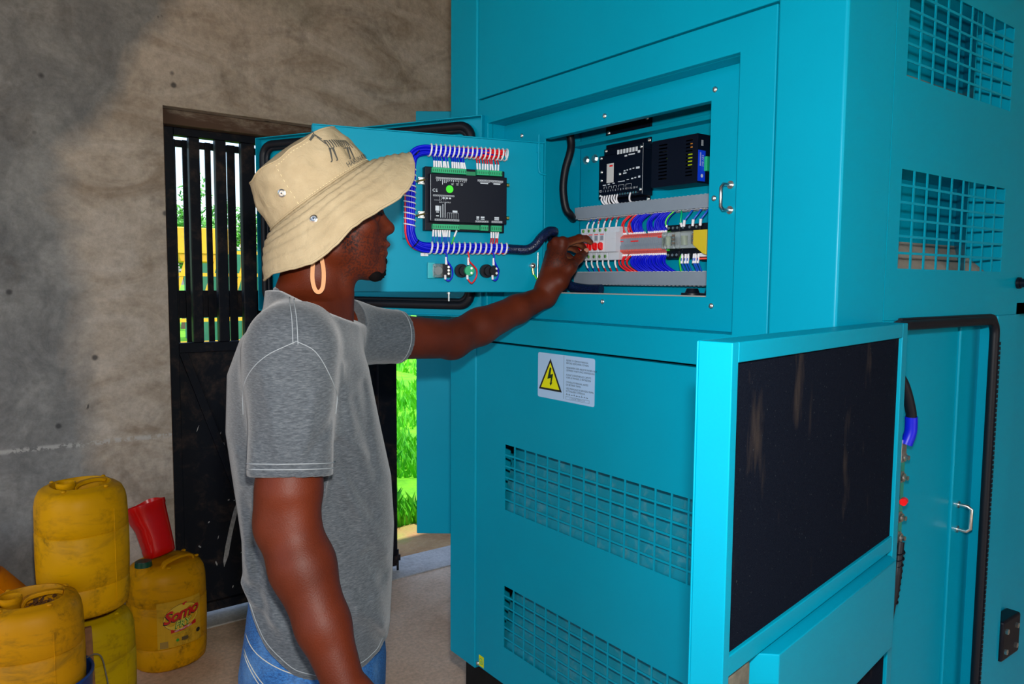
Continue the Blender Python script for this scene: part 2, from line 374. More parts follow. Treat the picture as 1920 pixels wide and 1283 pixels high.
obj('ground', g, M['ground'], smooth=180, kind='structure', label='sunlit yard of reddish soil and turf outside the doorway', cat='ground')
obj('ground', MB().box(-22, -3.45, -14, 3.5, -0.25, -0.05).box(-3.45, 8, -14, -3.85, -0.25, -0.05), M['soil'], kind='structure', label='unseen soil apron added to bounce sunlight in through the open bay', cat='ground')  # out-of-view ground, added for the sunlight it bounces indoors
def leafmat(name, a, b_, sc):
    m, nt, b = new_mat(name); r = ramp(nt, [(0.3, a), (0.7, b_)]); nt.links.new(nz(nt, coord(nt), sc, 3), r.inputs[0])
    nt.links.new(r.outputs[0], b.inputs['Base Color']); b.inputs['Roughness'].default_value = 0.6; return m
M['grass'] = leafmat('bright green grass', (0.02, 0.32, 0.0), (0.13, 0.60, 0.0), 4)
M['leaf'] = leafmat('tree leaves', (0.02, 0.16, 0.01), (0.08, 0.34, 0.02), 1.5)
gr = MB(); rnd = random.Random(3)
for k in range(15000):
    y = 4.25 + 11*(rnd.random()**1.7); x = y*rnd.uniform(0.40, 0.80)
    dens = noise.noise(Vector((x*1.1, y*1.1, 5)))
    if dens < -0.12 or (y < 5 and dens < 0.1): continue
    h = rnd.uniform(0.04, 0.16)*(0.8+y*0.05); a = rnd.uniform(0, 6.28); w = 0.006+0.0016*y; lx, ly = rnd.uniform(-.5, .5)*h, rnd.uniform(-.5, .5)*h
    z = gz(x, y)-0.01; dx, dy = math.cos(a)*w, math.sin(a)*w
    gr.add([(x-dx, y-dy, z), (x+dx, y+dy, z), (x+lx*0.4+dx*.6, y+ly*0.4+dy*.6, z+h*0.6), (x+lx, y+ly, z+h)], [(0, 1, 2), (0, 2, 3)])
obj('grass', gr, M['grass'], kind='stuff', label='bright green grass growing in the yard outside', cat='grass')
def tree(x, y, h, r, seed, label):
    rn = random.Random(seed); z0 = gz(x, y)
    t = thing('tree', (x, y, z0), label, 'tree', 'trees beyond the yard')
    tk = MB().tube([(x, y, z0-0.1), (x+.1, y, z0+h*.3), (x-.05, y+.1, z0+h*.6), (x, y, z0+h*.85)], [0.16, 0.13, 0.1, 0.04], 8)
    for k in range(6):
        a = k*1.05; tk.tube([(x, y, z0+h*.45), (x+math.cos(a)*r*.4, y+math.sin(a)*r*.4, z0+h*.62), (x+math.cos(a)*r*.8, y+math.sin(a)*r*.8, z0+h*.7)], [0.06, 0.04, 0.015], 6)
    obj('trunk', tk, plain('bark', (0.12, 0.08, 0.05), 0.9), t, smooth=60)
    lv = MB(); cl = [(rn.gauss(0, r*.45), rn.gauss(0, r*.45), h*.7+rn.gauss(0, h*.13)) for _ in range(26)]
    for k in range(3600):
        cx, cy, cz = cl[k % 26]; q = Vector((rn.gauss(0, 1), rn.gauss(0, 1), rn.gauss(0, 1))).normalized()*rn.uniform(.2, 1)*r*.32
        p = Vector((x+cx, y+cy, z0+cz))+q; s_ = rn.uniform(.05, .12)
        e = Vector((rn.gauss(0, 1), rn.gauss(0, 1), rn.gauss(0, 1))).normalized(); f_ = e.orthogonal().normalized()
        lv.add([p-e*s_, p+f_*s_*.4, p+e*s_, p-f_*s_*.4], [(0, 1, 2, 3)])
    obj('foliage', lv, M['leaf'], t, kind='stuff')
tree(5.0, 20.5, 3.5, 1.4, 1, 'green leafy tree seen through the left bars of the door')
tree(9.2, 27.0, 4.1, 1.5, 2, 'green leafy tree behind the yellow frame, right of the first tree')
M['machine'] = grimy('sunlit yellow paint', (0.75, 0.36, 0.01), (0.25, 0.12, 0.03), 0.6, 4, 0.6)
M['greenwall'] = plain('green container paint', (0.02, 0.16, 0.10), 0.6, var=0.2, vscale=3)
M['timber'] = plain('sunlit sawn timber', (0.62, 0.38, 0.16), 0.8, var=0.25, vscale=6)
yf = thing('yellow_frame', (4.0, 14.0, gz(4, 14)), 'yellow steel frame structure with lattice seen through the bars', 'frame')
z0 = gz(4, 14)
for x in (3.0, 3.55, 3.98, 4.4, 4.75, 5.1): obj('post', MB().box(x, x+.07, 14, 14.1, z0, z0+2.2), M['machine'], yf)
for x in (3.0, 3.5, 4.0, 4.5): obj('brace', MB(frame((x, 13.98, z0+.3), (.3, 0, .95), (0, 1, 0), (-.95, 0, .3))).box(0, 1.6, 0, .03, 0, .06), M['machine'], yf)
for k in range(5): obj('beam', MB().box(3.0, 5.2, 13.97, 14.0, z0+.3+.4*k, z0+.36+.4*k), M['machine'], yf)
obj('hopper', MB().prism([(3.35, z0+1.75), (4.1, z0+1.75), (4.3, z0+2.35), (3.15, z0+2.35)], 14.0, 15.0, frame((0, 0, 0), (1, 0, 0), (0, 0, 1), (0, 1, 0))), M['machine'], yf, bevel=0.02)
gc = thing('green_container', (6.5, 17, gz(4.5, 16)), 'dark green metal container behind the yellow frame', 'container')
z0 = gz(4.5, 16)
obj('shell', MB().box(4.35, 9.0, 16, 18, z0, z0+2.0), M['greenwall'], gc, bevel=0.02)
for k in range(20): obj('rib', MB().box(4.4+k*.23, 4.5+k*.23, 15.96, 16.0, z0+.1, z0+1.9), M['greenwall'], gc)
z0 = gz(3.4, 11.5)
for k in range(7):
    a_ = .05*math.sin(k*2.3)
    obj('timber_plank', MB(frame((3.4, 11.2+.03*math.cos(k*1.7), z0+.0+.042*k), (math.cos(a_), math.sin(a_), 0), (-math.sin(a_), math.cos(a_), 0), (0, 0, 1))).box(-.9, 1.3, 0, .18, 0, .04), M['timber'], bevel=0.004,
        label='sawn timber plank in the pile lying in the yard outside', cat='plank', group='timber planks in the yard')
# ================================================================== generator enclosure
X0, YN, YF, ZT, ZB = 1.2, 0.69, 1.90, 2.75, 0.385
gen = thing('generator_enclosure', (1.9, 1.295, 0), 'large teal steel generator enclosure with its control compartment open', 'generator')
T = M['teal']
FP = lambda u, v, w: (X0+w, u, v)       # front face: u=y, v=z
SP = lambda u, v, w: (u, YN+w, v)       # side face: u=x, v=z
obj('skid_base', MB().box(1.235, 3.9, 0.72, 1.87, 0, ZB), M['skid'], gen, bevel=0.01)
# posts stand 3 mm proud of the panels
obj('corner_post', MB().box(X0, 1.33, 1.764, YF, ZB-.015, ZT), T, gen, bevel=0.006, seg=3)
obj('corner_post', MB().box(X0, 1.36, YN, 0.822, ZB-.015, ZT), T, gen, bevel=0.006, seg=3)
def rng(a, b, n, w):
    """n holes between a and b with bars of width w -> break list and hole index set"""
    p = (b-a+w)/n; br = []
    for k in range(n): br += [a+p*k, a+p*k+p-w]
    return br
XF = X0+.003
obj('upper_panel', MB().box(XF, XF+.02, .824, 1.762, 1.998, ZT), T, gen, bevel=0.003)
# surround panel with the control recess
m = MB(); m.grid_panel(lambda u, v, w: (XF+w, u, v), [.824, .9027, 1.715, 1.762], [1.336, 1.402, 1.927, 1.994], lambda i, j: i == 1 and j == 1, .018)
obj('surround_panel', m, T, gen, bevel=0.0025)
# recess walls
XR = 1.26
rw = MB(); ya, yb, za, zb = .9027, 1.715, 1.402, 1.927; t = .004
rw.box(XF+.018, XR+.004, ya-t, ya, za-t, zb+t).box(XF+.018, XR+.004, yb, yb+t, za-t, zb+t).box(XF+.018, XR+.004, ya, yb, zb, zb+t).box(XF+.018, XR+.004, ya, yb, za-t, za)
obj('recess_walls', rw, T, gen)
fr = MB(); fr.grid_panel(lambda u, v, w: (XR+w, u, v), [ya, 1.011, 1.539, yb], [za, 1.471, 1.867, zb], lambda i, j: i == 1 and j == 1, .004)
# turned-in lips around the opening
fr.box(XR+.004, XR+.02, 1.009, 1.011, 1.471, 1.867).box(XR+.004, XR+.02, 1.011, 1.539, 1.867, 1.869).box(XR+.004, XR+.03, 1.011, 1.539, 1.469, 1.471)
frame_o = obj('control_frame', fr, T, gen, bevel=0.0012)
M['sillgrey'] = plain('bare bright edge trim', (0.35, 0.36, 0.33), 0.4)
obj('edge_trim', MB().box(XR-.003, XR+.03, 1.011, 1.539, 1.471, 1.4735), M['sillgrey'], frame_o)
scr = MB().ball((0, 0, 0), (.0032, .0062, .0062), 12, 6); scr.box(-.0036, -.0028, -.001, .001, -.004, .004)
wash = MB().cyl((.0005, 0, 0), (-.0012, 0, 0), .0078, n=16)
def screw(y, z, x=XR, par=frame_o, mat=None):
    q = MB(Matrix.Translation((x-.001, y, z))); q.add(scr.v, scr.f); s_ = obj('screw', q, mat or M['zinc'], par, smooth=40)
for y, z in ((1.319, 1.888), (1.636, 1.889), (1.0015, 1.8875), (.9965, 1.671), (.996, 1.453), (1.316, 1.4535)): screw(y, z)
hp = [(XR, .956, 1.694), (XR-.024, .956, 1.694), (XR-.031, .956, 1.687), (XR-.031, .956, 1.651), (XR-.024, .956, 1.6445), (XR, .956, 1.6445)]
hd = obj('pull_handle', MB().tube(hp, .0035, 10).cyl((XR-.003, .956, 1.694), (XR, .956, 1.694), .008).cyl((XR-.003, .956, 1.6445), (XR, .956, 1.6445), .008), M['zinc'], gen, smooth=50)
hd.parent = frame_o
# compartment box behind the frame
XB = 1.452; cy0, cy1, cz0, cz1 = .93, 1.615, 1.44, 1.96
cb = MB().box(XB, XB+.004, cy0, cy1, cz0, cz1).box(XR+.004, XB, cy1, cy1+.004, cz0, cz1).box(XR+.004, XB, cy0-.004, cy0, cz0, cz1).box(XR+.004, XB, cy0, cy1, cz1, cz1+.004).box(XR+.004, XB, cy0, cy1, cz0-.004, cz0)
cb.box(XB-.03, XB, cy0, cy1, cz0, cz0+.022)
obj('compartment_box', cb, T, gen, bevel=0.001)
obj('shelf_bar', MB().box(XB-.035, XB, cy0, cy1, 1.872, 1.884), T, gen, bevel=0.001)
obj('bracket_plate', MB().box(XB-.006, XB, 1.347, 1.509, 1.890, 1.924), M['black'], gen, bevel=0.001)
for y, z in ((1.358, 1.915), (1.497, 1.898)): screw(y, z, XB-.006, gen)
for y, z in ((1.59, 1.838), (1.555, 1.838)): obj('bolt', MB().cyl((XB-.008, y, z), (XB, y, z), .008, n=6).cyl((XB-.002, y, z), (XB, y, z), .012), M['zinc'], gen, smooth=30)
# lower panel with two vent fields
v1 = rng(.880, 1.0605, 6, .005); v2 = rng(.4915, .6665, 6, .005); hy = rng(.951, 1.6265, 15, .0046)
us = [.824] + hy + [1.762]; vs = [ZB] + v2 + v1 + [1.331]
def hole(i, j): return i % 2 == 1 and j % 2 == 1
lp = MB().grid_panel(lambda u, v, w: (XF+w, u, v), us, vs, hole, .002)
lp.box(XF+.002, XF+.02, .824, 1.762, 1.329, 1.331).box(XF+.002, XF+.02, .824, .826, ZB, 1.33).box(XF+.002, XF+.02, 1.76, 1.762, ZB, 1.33)
lpo = obj('lower_panel', lp, T, gen)
M['dust'] = grimy('dusty teal baffle', (0.0, 0.23, 0.33), (0.22, 0.36, 0.36), 0.45, 30, 0.5, 90)
for z0, z1 in ((.87, 1.07), (.48, .676)):
    # sloped baffle catching dust behind each field
    obj('vent_baffle', MB().prism([(XF+.008, z0), (XF+.060, z1), (XF+.064, z1), (XF+.012, z0)], .93, 1.65, frame((0, 0, 0), (1, 0, 0), (0, 0, 1), (0, 1, 0))), M['dust'], gen)
es = obj('earth_sticker', MB().box(XF-.0006, XF, 1.722, 1.746, .389, .421), M['yellow'], gen, bevel=0)
obj('earth_symbol', MB().tube([(XF-.0008, 1.734+.0085*math.cos(a), .405+.0085*math.sin(a)) for a in [2*math.pi*k/20 for k in range(20)]], .0009, 6, True).box(XF-.001, XF-.0006, 1.7335, 1.7345, .404, .411).box(XF-.001, XF-.0006, 1.729, 1.739, .4035, .4045).box(XF-.001, XF-.0006, 1.731, 1.737, .401, .402).box(XF-.001, XF-.0006, 1.7325, 1.7355, .3985, .3995), M['greenp'], es)
screw(1.752, .392, XF, gen)
# ------------------------------------------------------------------ side face
sv1 = rng(1.8745, 2.0495, 6, .0045); sv2 = rng(1.529, 1.7095, 6, .0045); hx = rng(1.405, 1.864, 9, .0055)
us = [1.362] + hx + [2.6]; vs = [1.434] + sv2 + sv1 + [ZT]
sp = MB().grid_panel(lambda u, v, w: (u, YN+.002+w, v), us, vs, hole, .002)
obj('side_panel', sp, T, gen)
M['foamdust'] = grimy('dusty grey sound foam', (0.33, 0.30, 0.25), (0.16, 0.15, 0.13), 0.7, 20, 0.9, 60)
for z0, z1 in ((1.86, 2.06), (1.515, 1.72)):
    obj('vent_duct', MB().box(1.38, 2.0, .80, .804, z0, z1).prism([(1.70, .70), (1.704, .70), (1.89, .80), (1.884, .80)], z0, z1).box(1.38, 2.0, .695, .80, z1, z1+.004).box(1.38, 1.384, .695, .80, z0, z1).box(1.889, 1.893, .695, .80, z0, z1), T, gen)
    obj('vent_foam', MB().prism([(.71, z0), (.715, z0), (.80, z0+.075), (.80, z0)], 1.385, 1.885, frame((0, 0, 0), (0, 1, 0), (0, 0, 1), (1, 0, 0))), M['foamdust'], gen)
obj('roof_cap', MB().box(1.2, 3.95, YN, YF, ZT, ZT+.03), T, gen, bevel=.01)
obj('far_side_panel', MB().box(1.33, 3.95, YF-.02, YF, ZB, ZT), T, gen)
obj('end_panel', MB().box(3.93, 3.95, YN, YF, ZB, ZT), T, gen)
# door opening of the side face
OX0, OX1, OZ1 = 1.362, 1.86, 1.414
obj('jamb', MB().box(OX1, 1.963, YN, YN+.06, ZB, 1.434).box(1.362, OX1, YN+.002, YN+.06, OZ1, 1.434), T, gen, bevel=.003)
obj('side_panel', MB().box(1.985, 3.93, YN+.03, YN+.034, ZB, ZT), T, gen)
obj('side_panel', MB().box(1.963, 2.6, YN+.002, YN+.004, 1.434, 1.46).box(1.963, 1.985, YN+.004, YN+.034, ZB, ZT), T, gen)
# rubber seal running around the opening edge
sl = [(1.40, YN-.006, 1.424)] + [(1.80+.03*math.sin(a), YN-.006, 1.394+.03*math.cos(a)) for a in [k*math.pi/2/6 for k in range(7)]] + [(1.832, YN-.006, .9), (1.834, YN-.006, .42)]
so = obj('rubber_seal', MB().tube(sl, .010, 10).tube([(p[0]+.016, p[1]+.004, p[2]+.008) for p in sl], .006, 8), M['rubber'], gen, smooth=60)
rb = MB()
for k in range(90): rb.box(1.829, 1.836, YN-.0172, YN-.0160, 1.37-k*.0105, 1.377-k*.0105)
obj('seal_clips', rb, M['black'], so, kind='stuff')
# inner screen behind the opening
obj('inner_strip', MB().box(1.765, 1.872, YN+.035, YN+.075, ZB, 1.41), T, gen, bevel=.004)
obj('inner_panel', MB().box(1.30, 1.762, YN+.04, YN+.075, ZB, 1.41), T, gen, bevel=.002)
yi = YN+.035
obj('pull_handle', MB().tube([(1.792, yi, 1.012), (1.792, yi-.022, 1.012), (1.795, yi-.028, 1.006), (1.795, yi-.028, .962), (1.792, yi-.022, .956), (1.792, yi, .956)], .0042, 10).cyl((1.792, yi-.004, 1.012), (1.792, yi, 1.012), .008).cyl((1.792, yi-.004, .956), (1.792, yi, .956), .008), M['zinc'], gen, smooth=50)
obj('knob', MB().cyl((1.956, YN, 1.505), (1.956, YN-.03, 1.505), .009, .011, 18).cyl((1.956, YN, 1.505), (1.956, YN-.006, 1.505), .013, n=18), M['black'], gen, smooth=40)
hg = obj('door_hinge', MB().box(1.985, 2.09, YN-.004, YN+.03, .60, .70), M['black'], gen, bevel=.006)
for x, z in ((2.0, .675), (2.0, .625), (2.06, .675), (2.06, .625)): obj('bolt', MB().cyl((x, YN-.010, z), (x, YN-.004, z), .007, n=6), M['zinc'], hg)
obj('lifting_eye', MB().tube([(1.87+.02*math.cos(a), YN-.012, 2.135+.02*math.sin(a)) for a in [2*math.pi*k/16 for k in range(16)]], .008, 8, True), M['black'], gen, smooth=60)
# warning sticker on the lower panel
ws = MB(frame((XF, 1.3825, 1.266), (0, -1, 0), (0, 0, 1), (-1, 0, 0)))
hw, hh, rr = .1045, .0565, .005
poly = [(sx*(hw-rr)+rr*math.cos(a), sy*(hh-rr)+rr*math.sin(a)) for sx, sy, a0 in ((1,1,0),(-1,1,90),(-1,-1,180),(1,-1,270)) for a in [R(a0+k*30) for k in range(4)]]
ws.prism(poly, 0, .0006)
stk = obj('warning_sticker', ws, M['sticker'], gen)
SM = frame((XF-.0008, 1.3825, 1.266), (0, -1, 0), (0, 0, 1), (-1, 0, 0))
tri = MB(SM); tri.prism([(-.1, -.036), (-.011, -.036), (-.0555, .044)], 0, .0002); obj('triangle_border', tri, M['blackprint'], stk)
tri = MB(SM); tri.prism([(-.091, -.031), (-.020, -.031), (-.0555, .0335)], .0002, .0005); obj('triangle_field', tri, M['yellow'], stk)
bo = MB(SM); bo.prism([(-.057, .022), (-.051, .0205), (-.0545, .004), (-.044, .007), (-.0495, -.0155), (-.046, -.0145), (-.0535, -.024), (-.0575, -.017), (-.0545, -.0165), (-.0525, -.004), (-.066, -.008)], .0005, .0008)
obj('lightning_bolt', bo, plain('dark green black print', (0.004, 0.03, 0.008), .5), stk)
tx = MB(SM); tx.box(-.0045, -.004, -.05, .0555, 0, .0002)
for k, (z, s_) in enumerate([(.0445, 'REFER TO SERVICE MANUAL'), (.038, 'BEFORE REMOVING COVERS'), (.027, 'ABNEHMEN DER ABDECKUNGEN NUR'), (.0205, 'GEMAESS WARTUNGS ANWEISUNG'), (.0095, "AVANT D'ENLEVER LES CAPOTS"), (.003, 'VOIR LE MANUEL D ENTRETIEN'), (-.008, 'CONSULTE MANUAL ANTES'), (-.0145, 'DE RETIRAR TAPAS'), (-.0235, 'VEDI MANUALE DI SERVIZIO PRIMA'), (-.030, 'DI TOGLIERE COPERCHI')]):
    tx.text(s_, .0062, Matrix.Translation((.0045, z, .0002)), 'LEFT')
for k in range(9): tx.box(.005+k*.009, .005+k*.009+.006, -.0388, -.0378, 0, .0002).box(.007+k*.009, .0078+k*.009, -.0388, -.0345-.001*(k % 3), 0, .0002)
tx.text('1234567890123', .006, Matrix.Translation((.045, -.0465, .0002)), spacing=1.4).box(.004, .088, -.0435, -.0431, 0, .0002).box(.004, .088, -.0502, -.0498, 0, .0002).box(.004, .0044, -.05, -.0433, 0, .0002).box(.0876, .088, -.05, -.0433, 0, .0002)
obj('sticker_text', tx, M['blackprint'], stk, kind='stuff')
# ------------------------------------------------------------------ near side door, swung right round past the corner
dH = Vector((1.34, .637, 0)); dE = Vector((.71, .53, 0)); du = (dE-dH).normalized(); DW = (dE-dH).length
dn = Vector((du.y, -du.x, 0)); dn = dn if dn.y < 0 else -dn          # towards the camera
DF = frame(dH, du, (0, 0, 1), dn)                                     # u, z, w (w>0 towards viewer)
def dbox(u0, u1, z0, z1, w0, w1, mb=None):
    mb = mb or MB(DF); return mb.box(u0, u1, z0, z1, w0, w1)
DZ0, DZ1, TH = .42, 1.433, .046
sdr = MB(DF).box(0, DW, DZ0, DZ1, -TH, -TH+.003)                       # outer skin
sdr.box(0, .026, DZ0, DZ1, -TH+.003, 0).box(DW-.0155, DW, DZ0, DZ1, -TH+.003, 0).box(.026, DW-.0155, 1.409, DZ1, -TH+.003, 0).box(.026, DW-.0155, DZ0, DZ0+.03, -TH+.003, 0)
sdo = obj('side_door', sdr, T, gen, bevel=.003, seg=3)
obj('cross_bar', MB(DF).box(.026, DW-.0155, 1.034, 1.060, -.03, -.001), T, sdo, bevel=.002)
obj('cross_bar', MB(DF).box(.026, DW-.0155, .850, .872, -.03, -.001), T, sdo, bevel=.002)
def foam():
    m, nt, b = new_mat('black sound foam'); v = coord(nt)
    n = nz(nt, v, 700, 3, .7); n2 = nz(nt, coord(nt, (9, 9, 2.2)), 1.6, 4, .6); n3 = nz(nt, v, 260, 2)
    r = ramp(nt, [(.35, (0.0015, 0.003, 0.009)), (.75, (0.008, 0.012, 0.022))]); nt.links.new(n, r.inputs[0])
    d = ramp(nt, [(.60, (0, 0, 0)), (.78, (.5,)*3)]); nt.links.new(n2, d.inputs[0])
    s = ramp(nt, [(.70, (0, 0, 0)), (.76, (1,)*3)]); nt.links.new(n3, s.inputs[0])
    c = mix(nt, d.outputs[0], r.outputs[0], (0.10, 0.075, 0.055)); c = mix(nt, s.outputs[0], c, (.05, .06, .07))
    nt.links.new(c, b.inputs['Base Color']); b.inputs['Roughness'].default_value = 1; b.inputs['Specular IOR Level'].default_value = .06
    bump(nt, b, n, .6, .002); return m
M['foam'] = foam()
obj('foam_panel', MB(DF).box(.026, DW-.0155, 1.060, 1.409, -.03, -.006), M['foam'], sdo)
obj('foam_panel', MB(DF).box(.026, DW-.0155, DZ0+.03, .850, -.03, -.006), M['foam'], sdo)
# sheet-metal lock cover box
lb = MB(DF); lb.prism([(.045, -.02), (.045, .004), (.060, .016), (.520, .016), (.548, -.02)], .876, 1.031, frame((0, 0, 0), (1, 0, 0), (0, 0, 1), (0, 1, 0)))
obj('lock_cover', lb, T, sdo, bevel=.002)
obj('foam_block', MB(DF).box(.556, .622, .93, 1.031, -.03, -.004), plain('brown grey foam', (.12, .11, .08), .95, var=.4, vscale=40, bumps=.5), sdo, bevel=.006)
lk = MB(DF).cyl((.592, .995, -.006), (.592, .995, .012), .013, n=20).cyl((.592, .995, .012), (.592, .995, .022), .009, n=6)
obj('lock_barrel', lk, M['zinc'], sdo, smooth=35)
for z in (1.33, .62): obj('hinge_pin', MB(DF).cyl((-.006, z-.04, -.02), (-.006, z+.04, -.02), .008, n=12), M['zinc'], sdo, smooth=40)
# ------------------------------------------------------------------ far side door leaf, seen past the left post
fh = Vector((1.9, 1.915, 0)); fu = Vector((-.8, .6, 0))
FD = frame(fh, fu, (0, 0, 1), Vector((-.6, -.8, 0)))
fdo = obj('side_door', MB(FD).box(.02, .705, .59, 2.085, -.04, 0), T, gen, bevel=.003, label='far side door standing open')
# ------------------------------------------------------------------ outer cover door of the control recess
oH = Vector((1.19, 1.738, 0)); ou = Vector((-.45, .893, 0)).normalized(); on_ = Vector((-ou.y, ou.x, 0)); on_ = on_ if on_.y < 0 else -on_
OD = frame(oH, ou, (0, 0, 1), on_)
cd = MB(OD).box(-.012, .81, 1.400, 1.950, -.02, -.017).box(-.012, -.009, 1.400, 1.950, -.017, .006).box(.807, .81, 1.400, 1.950, -.017, .006).box(-.009, .807, 1.947, 1.950, -.017, .006).box(-.009, .807, 1.400, 1.403, -.017, .006)
cdo = obj('cover_door', cd, T, gen, bevel=.001, label='outer cover door with black rubber gasket')
obj('inner_skin', MB(OD).box(.0, .80, 1.41, 1.94, -.017, -.012), T, cdo)
def rrect(u0, u1, z0, z1, r, w, n=6):
    P = []
    for cx, cz, a0 in ((u1-r, z1-r, 0), (u0+r, z1-r, 90), (u0+r, z0+r, 180), (u1-r, z0+r, 270)):
        P += [(cx+r*math.cos(R(a0+90*k/n)), cz+r*math.sin(R(a0+90*k/n)), w) for k in range(n+1)]
    return P
gk = MB(OD); gk.tube(rrect(.024, .782, 1.432, 1.926, .035, 0), .0125, 10, True).tube(rrect(.036, .770, 1.444, 1.914, .03, -.004), .008, 8, True)
obj('gasket', gk, M['rubber'], cdo, smooth=60)
for z in (1.50, 1.85): obj('hinge', MB().cyl((1.188, 1.732, z-.03), (1.188, 1.732, z+.03), .007, n=12), T, cdo, smooth=40)
# ------------------------------------------------------------------ instrument door
iH = Vector((1.257, 1.540, 0)); iu = Vector((-.96575, .25948, 0)); inn = Vector((-.25948, -.96575, 0))
ID = frame(iH, iu, (0, 0, 1), inn)      # u, z, w
IDM = lambda u, z, w=0: ID @ Vector((u, z, w))
ido = obj('instrument_door', MB(ID).box(0, .582, 1.472, 1.857, -.002, 0).box(0, .002, 1.472, 1.857, -.018, 0).box(.579, .582, 1.472, 1.857, -.018, .006).box(0, .582, 1.854, 1.857, -.018, .005).box(0, .582, 1.472, 1.475, -.018, 0), T, gen, bevel=.001, label='instrument door carrying the controller')
obj('stay_rod', MB(ID).tube([(.015, 1.876, .002), (.015, 1.79, .003), (.014, 1.781, .004), (.008, 1.777, .004), (-.004, 1.776, .004)], .0026, 8).box(.009, .02, 1.83, 1.85, 0, .003), T, ido, smooth=50)
obj('stay_rod', MB(ID).tube([(.015, 1.462, .003), (.015, 1.575, .003)], .0026, 8), M['zinc'], ido, smooth=50)
obj('wire_mount', MB(ID).box(.366, .372, 1.60, 1.69, 0, .010).box(.355, .372, 1.60, 1.604, 0, .010), T, ido, bevel=.001)
obj('door_stud', MB(ID).cyl((.255, 1.468, 0), (.255, 1.45, 0), .0025).cyl((.255, 1.472, 0), (.255, 1.468, 0), .005), M['zinc'], ido)
es2 = obj('earth_stud', MB(ID).cyl((.032, 1.541, 0), (.032, 1.541, .012), .0075, n=16).ball((.032, 1.541, .012), (.0062, .0062, .004)), M['zinc'], ido, smooth=40)
obj('earth_lead', MB(ID).tube([(.031, 1.533, .006), (.029, 1.520, .008), (.022, 1.508, .012), (.012, 1.498, .02), (0, 1.495, .03)], .0022, 8), M['greenwire'], ido, smooth=60)
obj('lug', MB(ID).cyl((.031, 1.534, .006), (.029, 1.518, .0075), .0035, n=10), M['brass'], ido, smooth=40)
# ================================================================== controller on the instrument door
def bez(p0, p1, p2, p3, n=10):
    p0, p1, p2, p3 = map(Vector, (p0, p1, p2, p3))
    return [p0*(1-t)**3 + p1*3*t*(1-t)**2 + p2*3*t*t*(1-t) + p3*t**3 for t in [k/n for k in range(n+1)]]
def crv(pts, n=5):
    """Catmull-Rom through points"""
    P = [Vector(p) for p in pts]; P = [2*P[0]-P[1]] + P + [2*P[-1]-P[-2]]; out = []
    for i in range(1, len(P)-2):
        a, b, c, d = P[i-1:i+3]
        for k in range(n):
            t = k/n; out.append(.5*((2*b)+(c-a)*t+(2*a-5*b+4*c-d)*t*t+(3*b-a-3*c+d)*t**3))
    return out + [P[-2]]
ct = thing('controller_module', IDM(.22, 1.621), 'black generator controller with green terminal rows on the instrument door', 'controller')
obj('rear_plate', MB(ID).box(.117, .3225, 1.621, 1.774, 0, .024), M['module'], ct, bevel=.002)
hs = obj('housing', MB(ID).box(.117, .314, 1.6415, 1.7565, .024, .040), M['module'], ct, bevel=.0015)
obj('housing_edge', MB(ID).box(.3125, .3132, 1.645, 1.753, .0401, .0404), M['print'], hs)
def termblock(par, u0, u1, z0, z1, n, dn_, mat=None):
    t = obj('terminal_block', MB(ID).box(u0, u1, z0, z1, .022, .036), mat or M['greenp'], par, bevel=.0008)
    s_ = MB(ID); p = (u1-u0)/n
    for k in range(n):
        s_.box(u0+p*(k+.3), u0+p*(k+.7), z0+.003, z1-.004, .036, .0363)
    obj('terminal_slots', s_, plain('dark green slot', (0.003, 0.12, 0.05), .6), t, kind='stuff')
    return t
termblock(ct, .2215, .3075, 1.7585, 1.7715, 17, 1); termblock(ct, .162, .1945, 1.7595, 1.7725, 7, 1); termblock(ct, .128, .1610, 1.7595, 1.7725, 7, 1)
obj('terminal_socket', MB(ID).box(.196, .220, 1.757, 1.767, .024, .030), plain('dark green socket', (0.004, 0.22, 0.09), .5), ct)
termblock(ct, .2385, .3065, 1.6245, 1.6370, 12, -1); termblock(ct, .1635, .184, 1.6245, 1.638, 4, -1); termblock(ct, .128, .156, 1.6235, 1.638, 5, -1)
obj('terminal_socket', MB(ID).box(.185, .2375, 1.6265, 1.6375, .024, .030), plain('dark green socket', (0.004, 0.26, 0.11), .5), ct)
for u, z in ((.328, 1.741), (.328, 1.6597)):
    c_ = obj('mounting_clamp', MB(ID).box(.318, .336, z-.009, z+.009, .0, .012).cyl((.330, z, .012), (.330, z, .018), .007, n=12), M['zinc'], ct, bevel=.001)
    obj('clamp_screw', MB(ID).cyl((.344, z-.004, .020), (.316, z+.003, .022), .0022, n=8), M['brass'], c_)
for u, z in ((.108, 1.741), (.108, 1.6592)):
    obj('side_screw', MB(ID).cyl((.118, z, .02), (.106, z, .02), .0025, n=10).cyl((.110, z, .02), (.104, z, .02), .0045, n=12), M['brass'], ct, smooth=40)
IT = lambda u, z, w=.0405: frame(IDM(u, z, w), -iu, (0, 0, 1), inn)
obj('dot_sticker', MB(ID).cyl((.2655, 1.7207, .040), (.2655, 1.7207, .0405), .0092, n=28), M['greendot'], ct)
